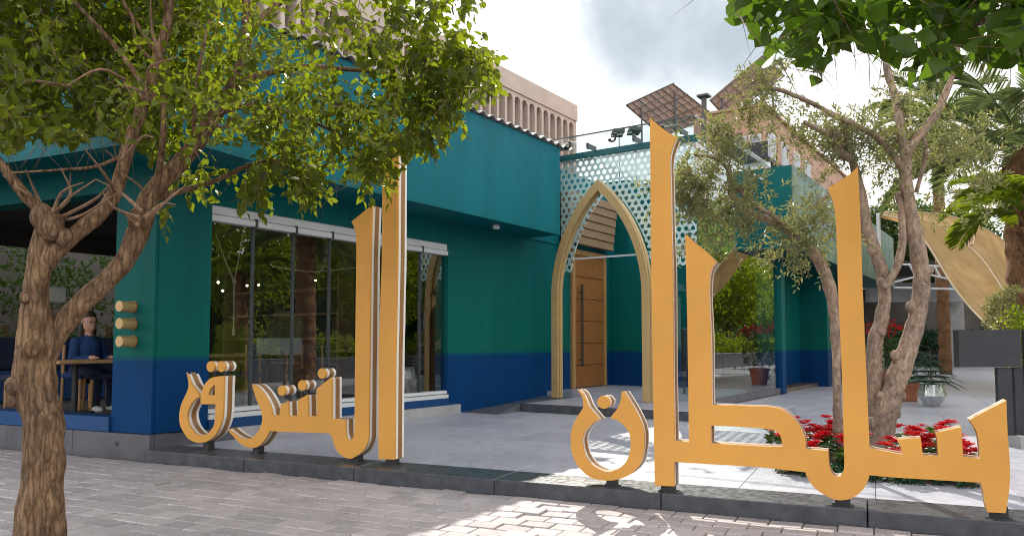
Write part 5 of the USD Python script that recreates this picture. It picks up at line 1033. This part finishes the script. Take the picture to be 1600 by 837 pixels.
for i, (x_, y_, d_) in enumerate([(341, 441, 8.6), (348, 454, 9.4), (386, 446, 9.8), (404, 445, 10.4), (493, 438, 10.2), (655, 415, 8.6)]):
    a = at(x_, y_, y=d_); t = thing('pendant_lamp', PD[i], 'lamp', 'pendant bulbs inside the restaurant'); s_ = trimesh.creation.icosphere(2, .018); s_.apply_translation(a); q = MB(); q.tm(s_); obj('bulb', q, 'lamp_glow', t, smooth=True)
    q = MB(); q.cyl(a + ZZ * .027, a + ZZ * .08, .018); q.cyl(a + ZZ * .08, (a[0], a[1], 2.97), .004, k=5); obj('cord', q, 'black_metal', t)
t = thing('hanging_rope', 'knotted rope ornament hanging in a V behind the first glass panel', 'ornament')
a = at(337, 365, y=7.9); b = at(380, 362, y=7.9); c_ = at(366, 440, y=7.9); d_ = at(365, 512, y=7.9)
for (p_, q_) in ((a, c_), (b, c_), (c_, d_)): q = MB(); pts, rr = spline([p_, (p_ + q_) / 2 - ZZ * .02, q_], [.008] * 3, 4); q.tube(pts, rr, 6); obj('strand', q, 'rope', t)
q = MB(); q.cyl(d_, d_ - ZZ * .09, .012, .022); obj('tassel', q, 'rope', t)
q = MB(); s_ = trimesh.creation.icosphere(2, .028); s_.apply_translation(c_); q.tm(s_); obj('knot', q, 'rope', t)
cab = MB(); pts, rr = spline([at(425, 416, y=7.7), at(480, 424, y=7.7), at(520, 422, y=7.7), at(565, 417, y=7.7)], [.006] * 4, 6); cab.tube(pts, rr, 6); obj('slack_cable', cab, 'rope', label='slack cable strung across behind the glass panels', cat='cable')
hs = thing('host_stand', 'unidentified dark shape with short legs behind the side glass of the entrance, built as a stand', 'stand', loc=(12.75, 4.85, 0.30), rz=0.15)  # dark shape of unknown kind, filled in as a stand
q = MB(); q.box((-.2, -.2, .22), (.22, .22, 1.12), None, .03); obj('cabinet', q, 'charcoal_paint', hs); q = MB(); q.box((-.12, -.16, 1.13), (.1, .16, 1.33), None, .03); obj('screen', q, 'black_metal', hs)
for sx in (-.16, .18):
    for sy in (-.16, .18): q = MB(); q.cyl((sx, sy, 0), (sx, sy, .22), .018); obj('leg', q, 'black_metal', hs)
cw = thing('courtyard_wall', 'dark wall added behind the shrubs to hide bright sky seen through the room', 'wall'); q = MB(); q.box((-2, 17.2, 0), (16, 17.4, 4.2)); obj('wall', q, 'far_brown', cw)  # added backdrop, darkens the view through the terrace
rs = np.random.default_rng(91)
for i, (x_, y_, R) in enumerate([(4.6, 15.2, 1.5), (6.4, 15.6, 1.6), (8.2, 15.4, 1.5)]):
    t = thing('courtyard_shrub', ['leftmost dark shrub seen through the room beyond the tree trunk', 'middle dark shrub seen through the room beyond the tree trunk', 'rightmost dark shrub seen through the room beyond the tree trunk'][i], 'shrub'); v, f, tw = bush_mesh(420, rs, R, (.09, .15), .6, 6); q = MB(); q.add(v + (x_, y_, 1.5), f); obj('foliage', q, 'leaf_hedge', t, kind='stuff'); q = MB(); q.cyl((x_, y_, 0), (x_, y_, 1.5), .06); obj('stem', q, 'bark_brown', t)

# ------------------------------------------------------------------ the garden to the right that the glass mirrors
gw = thing('garden_wall', 'low grey garden wall along the far side of the plaza mirrored in the glass', 'wall'); q = MB(); q.box((13, -2.6, 0), (75, -2.3, 0.75), None, .02); obj('wall', q, 'base_granite', gw)
gb = thing('garden_boundary', 'tall dark hedge added to block the sky behind the mirrored garden', 'hedge', kind='stuff'); rs = np.random.default_rng(96)
q = MB(); q.box((8, -15, 0), (90, -14, 4.6)); obj('core', q, 'leaf_conifer', gb)  # unseen hedge, added so the windows do not mirror white sky
pts = rs.uniform((8, -14.2, .1), (90, -13.4, 5.2), (3800, 3)); (lv, lf), _ = sprays(pts, rs, 6, .45, (.16, .28), .55, -.1); q = MB(); q.add(lv, lf); obj('foliage', q, 'leaf_hedge', gb, kind='stuff')
gh = thing('garden_hedge', 'rough green hedge on the low wall mirrored in the glass', 'hedge', kind='stuff'); rs = np.random.default_rng(95)
pts = rs.uniform((13, -4.0, .5), (75, -2.6, 1.5), (4200, 3)); pts[:, 2] += 0.9 * (meshkit.noise(pts * .6) - .5); (lv, lf), _ = sprays(pts, rs, 6, .3, (.10, .17), .55, -.2); q = MB(); q.add(lv, lf); obj('foliage', q, 'leaf_lime', gh, kind='stuff')
q = MB(); q.box((13, -40, -0.04), (90, -2.6, ZP + .02)); obj('lawn', q, 'turf', kind='structure')
GT = 'green garden tree beyond the low wall mirrored in the entrance glass'
gt = None
for i, (x_, y_, h, R) in enumerate([(15, -5.5, 4.6, 2.3), (20, -4.8, 4.0, 2.0), (25, -5.2, 5.0, 2.3), (30, -4.6, 4.2, 2.2), (35, -5.2, 5.2, 2.5), (40, -4.6, 4.4, 2.2), (45, -5.2, 5.4, 2.6), (50, -4.8, 4.6, 2.3), (56, -5.2, 5.4, 2.6), (62, -5.5, 6, 2.8), (22, -9, 6.8, 3.2), (31, -9, 7.0, 3.2), (40, -9.5, 7.2, 3.4), (50, -9.5, 7.4, 3.4), (60, -10, 8, 3.6), (15, -10, 6.5, 3.0)]):
    if gt is None:
        rs = np.random.default_rng(99); gt = thing('garden_tree', GT, 'tree', 'garden trees mirrored in the glass', loc=(x_, y_, 0)); v, f, tw = bush_mesh(1100, rs, 2.2, (.14, .22), .6, 7, .35); q = MB(); q.add(v + (0, 0, 4.4), f); obj('crown', q, 'leaf_lime', gt, kind='stuff')
        obj('trunk', limb([(0, 0, -.05), (.05, .02, 1.2), (-.04, .05, 2.4), (.05, 0, 4.2)], [.17, .13, .12, .05], 10), 'bark_brown', gt, smooth=True)
        for k in range(4): a = k * 1.6; obj('branch', limb([(0, .03, 2.2 + k * .3), (.5 * math.cos(a), .5 * math.sin(a), 3.1 + k * .2), (1.2 * math.cos(a), 1.2 * math.sin(a), 4.3)], [.08, .06, .02], 7), 'bark_brown', gt, smooth=True)
    else: dup(gt, loc=(x_, y_, 0), rz=i * 1.3, scale=(R / 2.2, R / 2.2, h / 4.6))
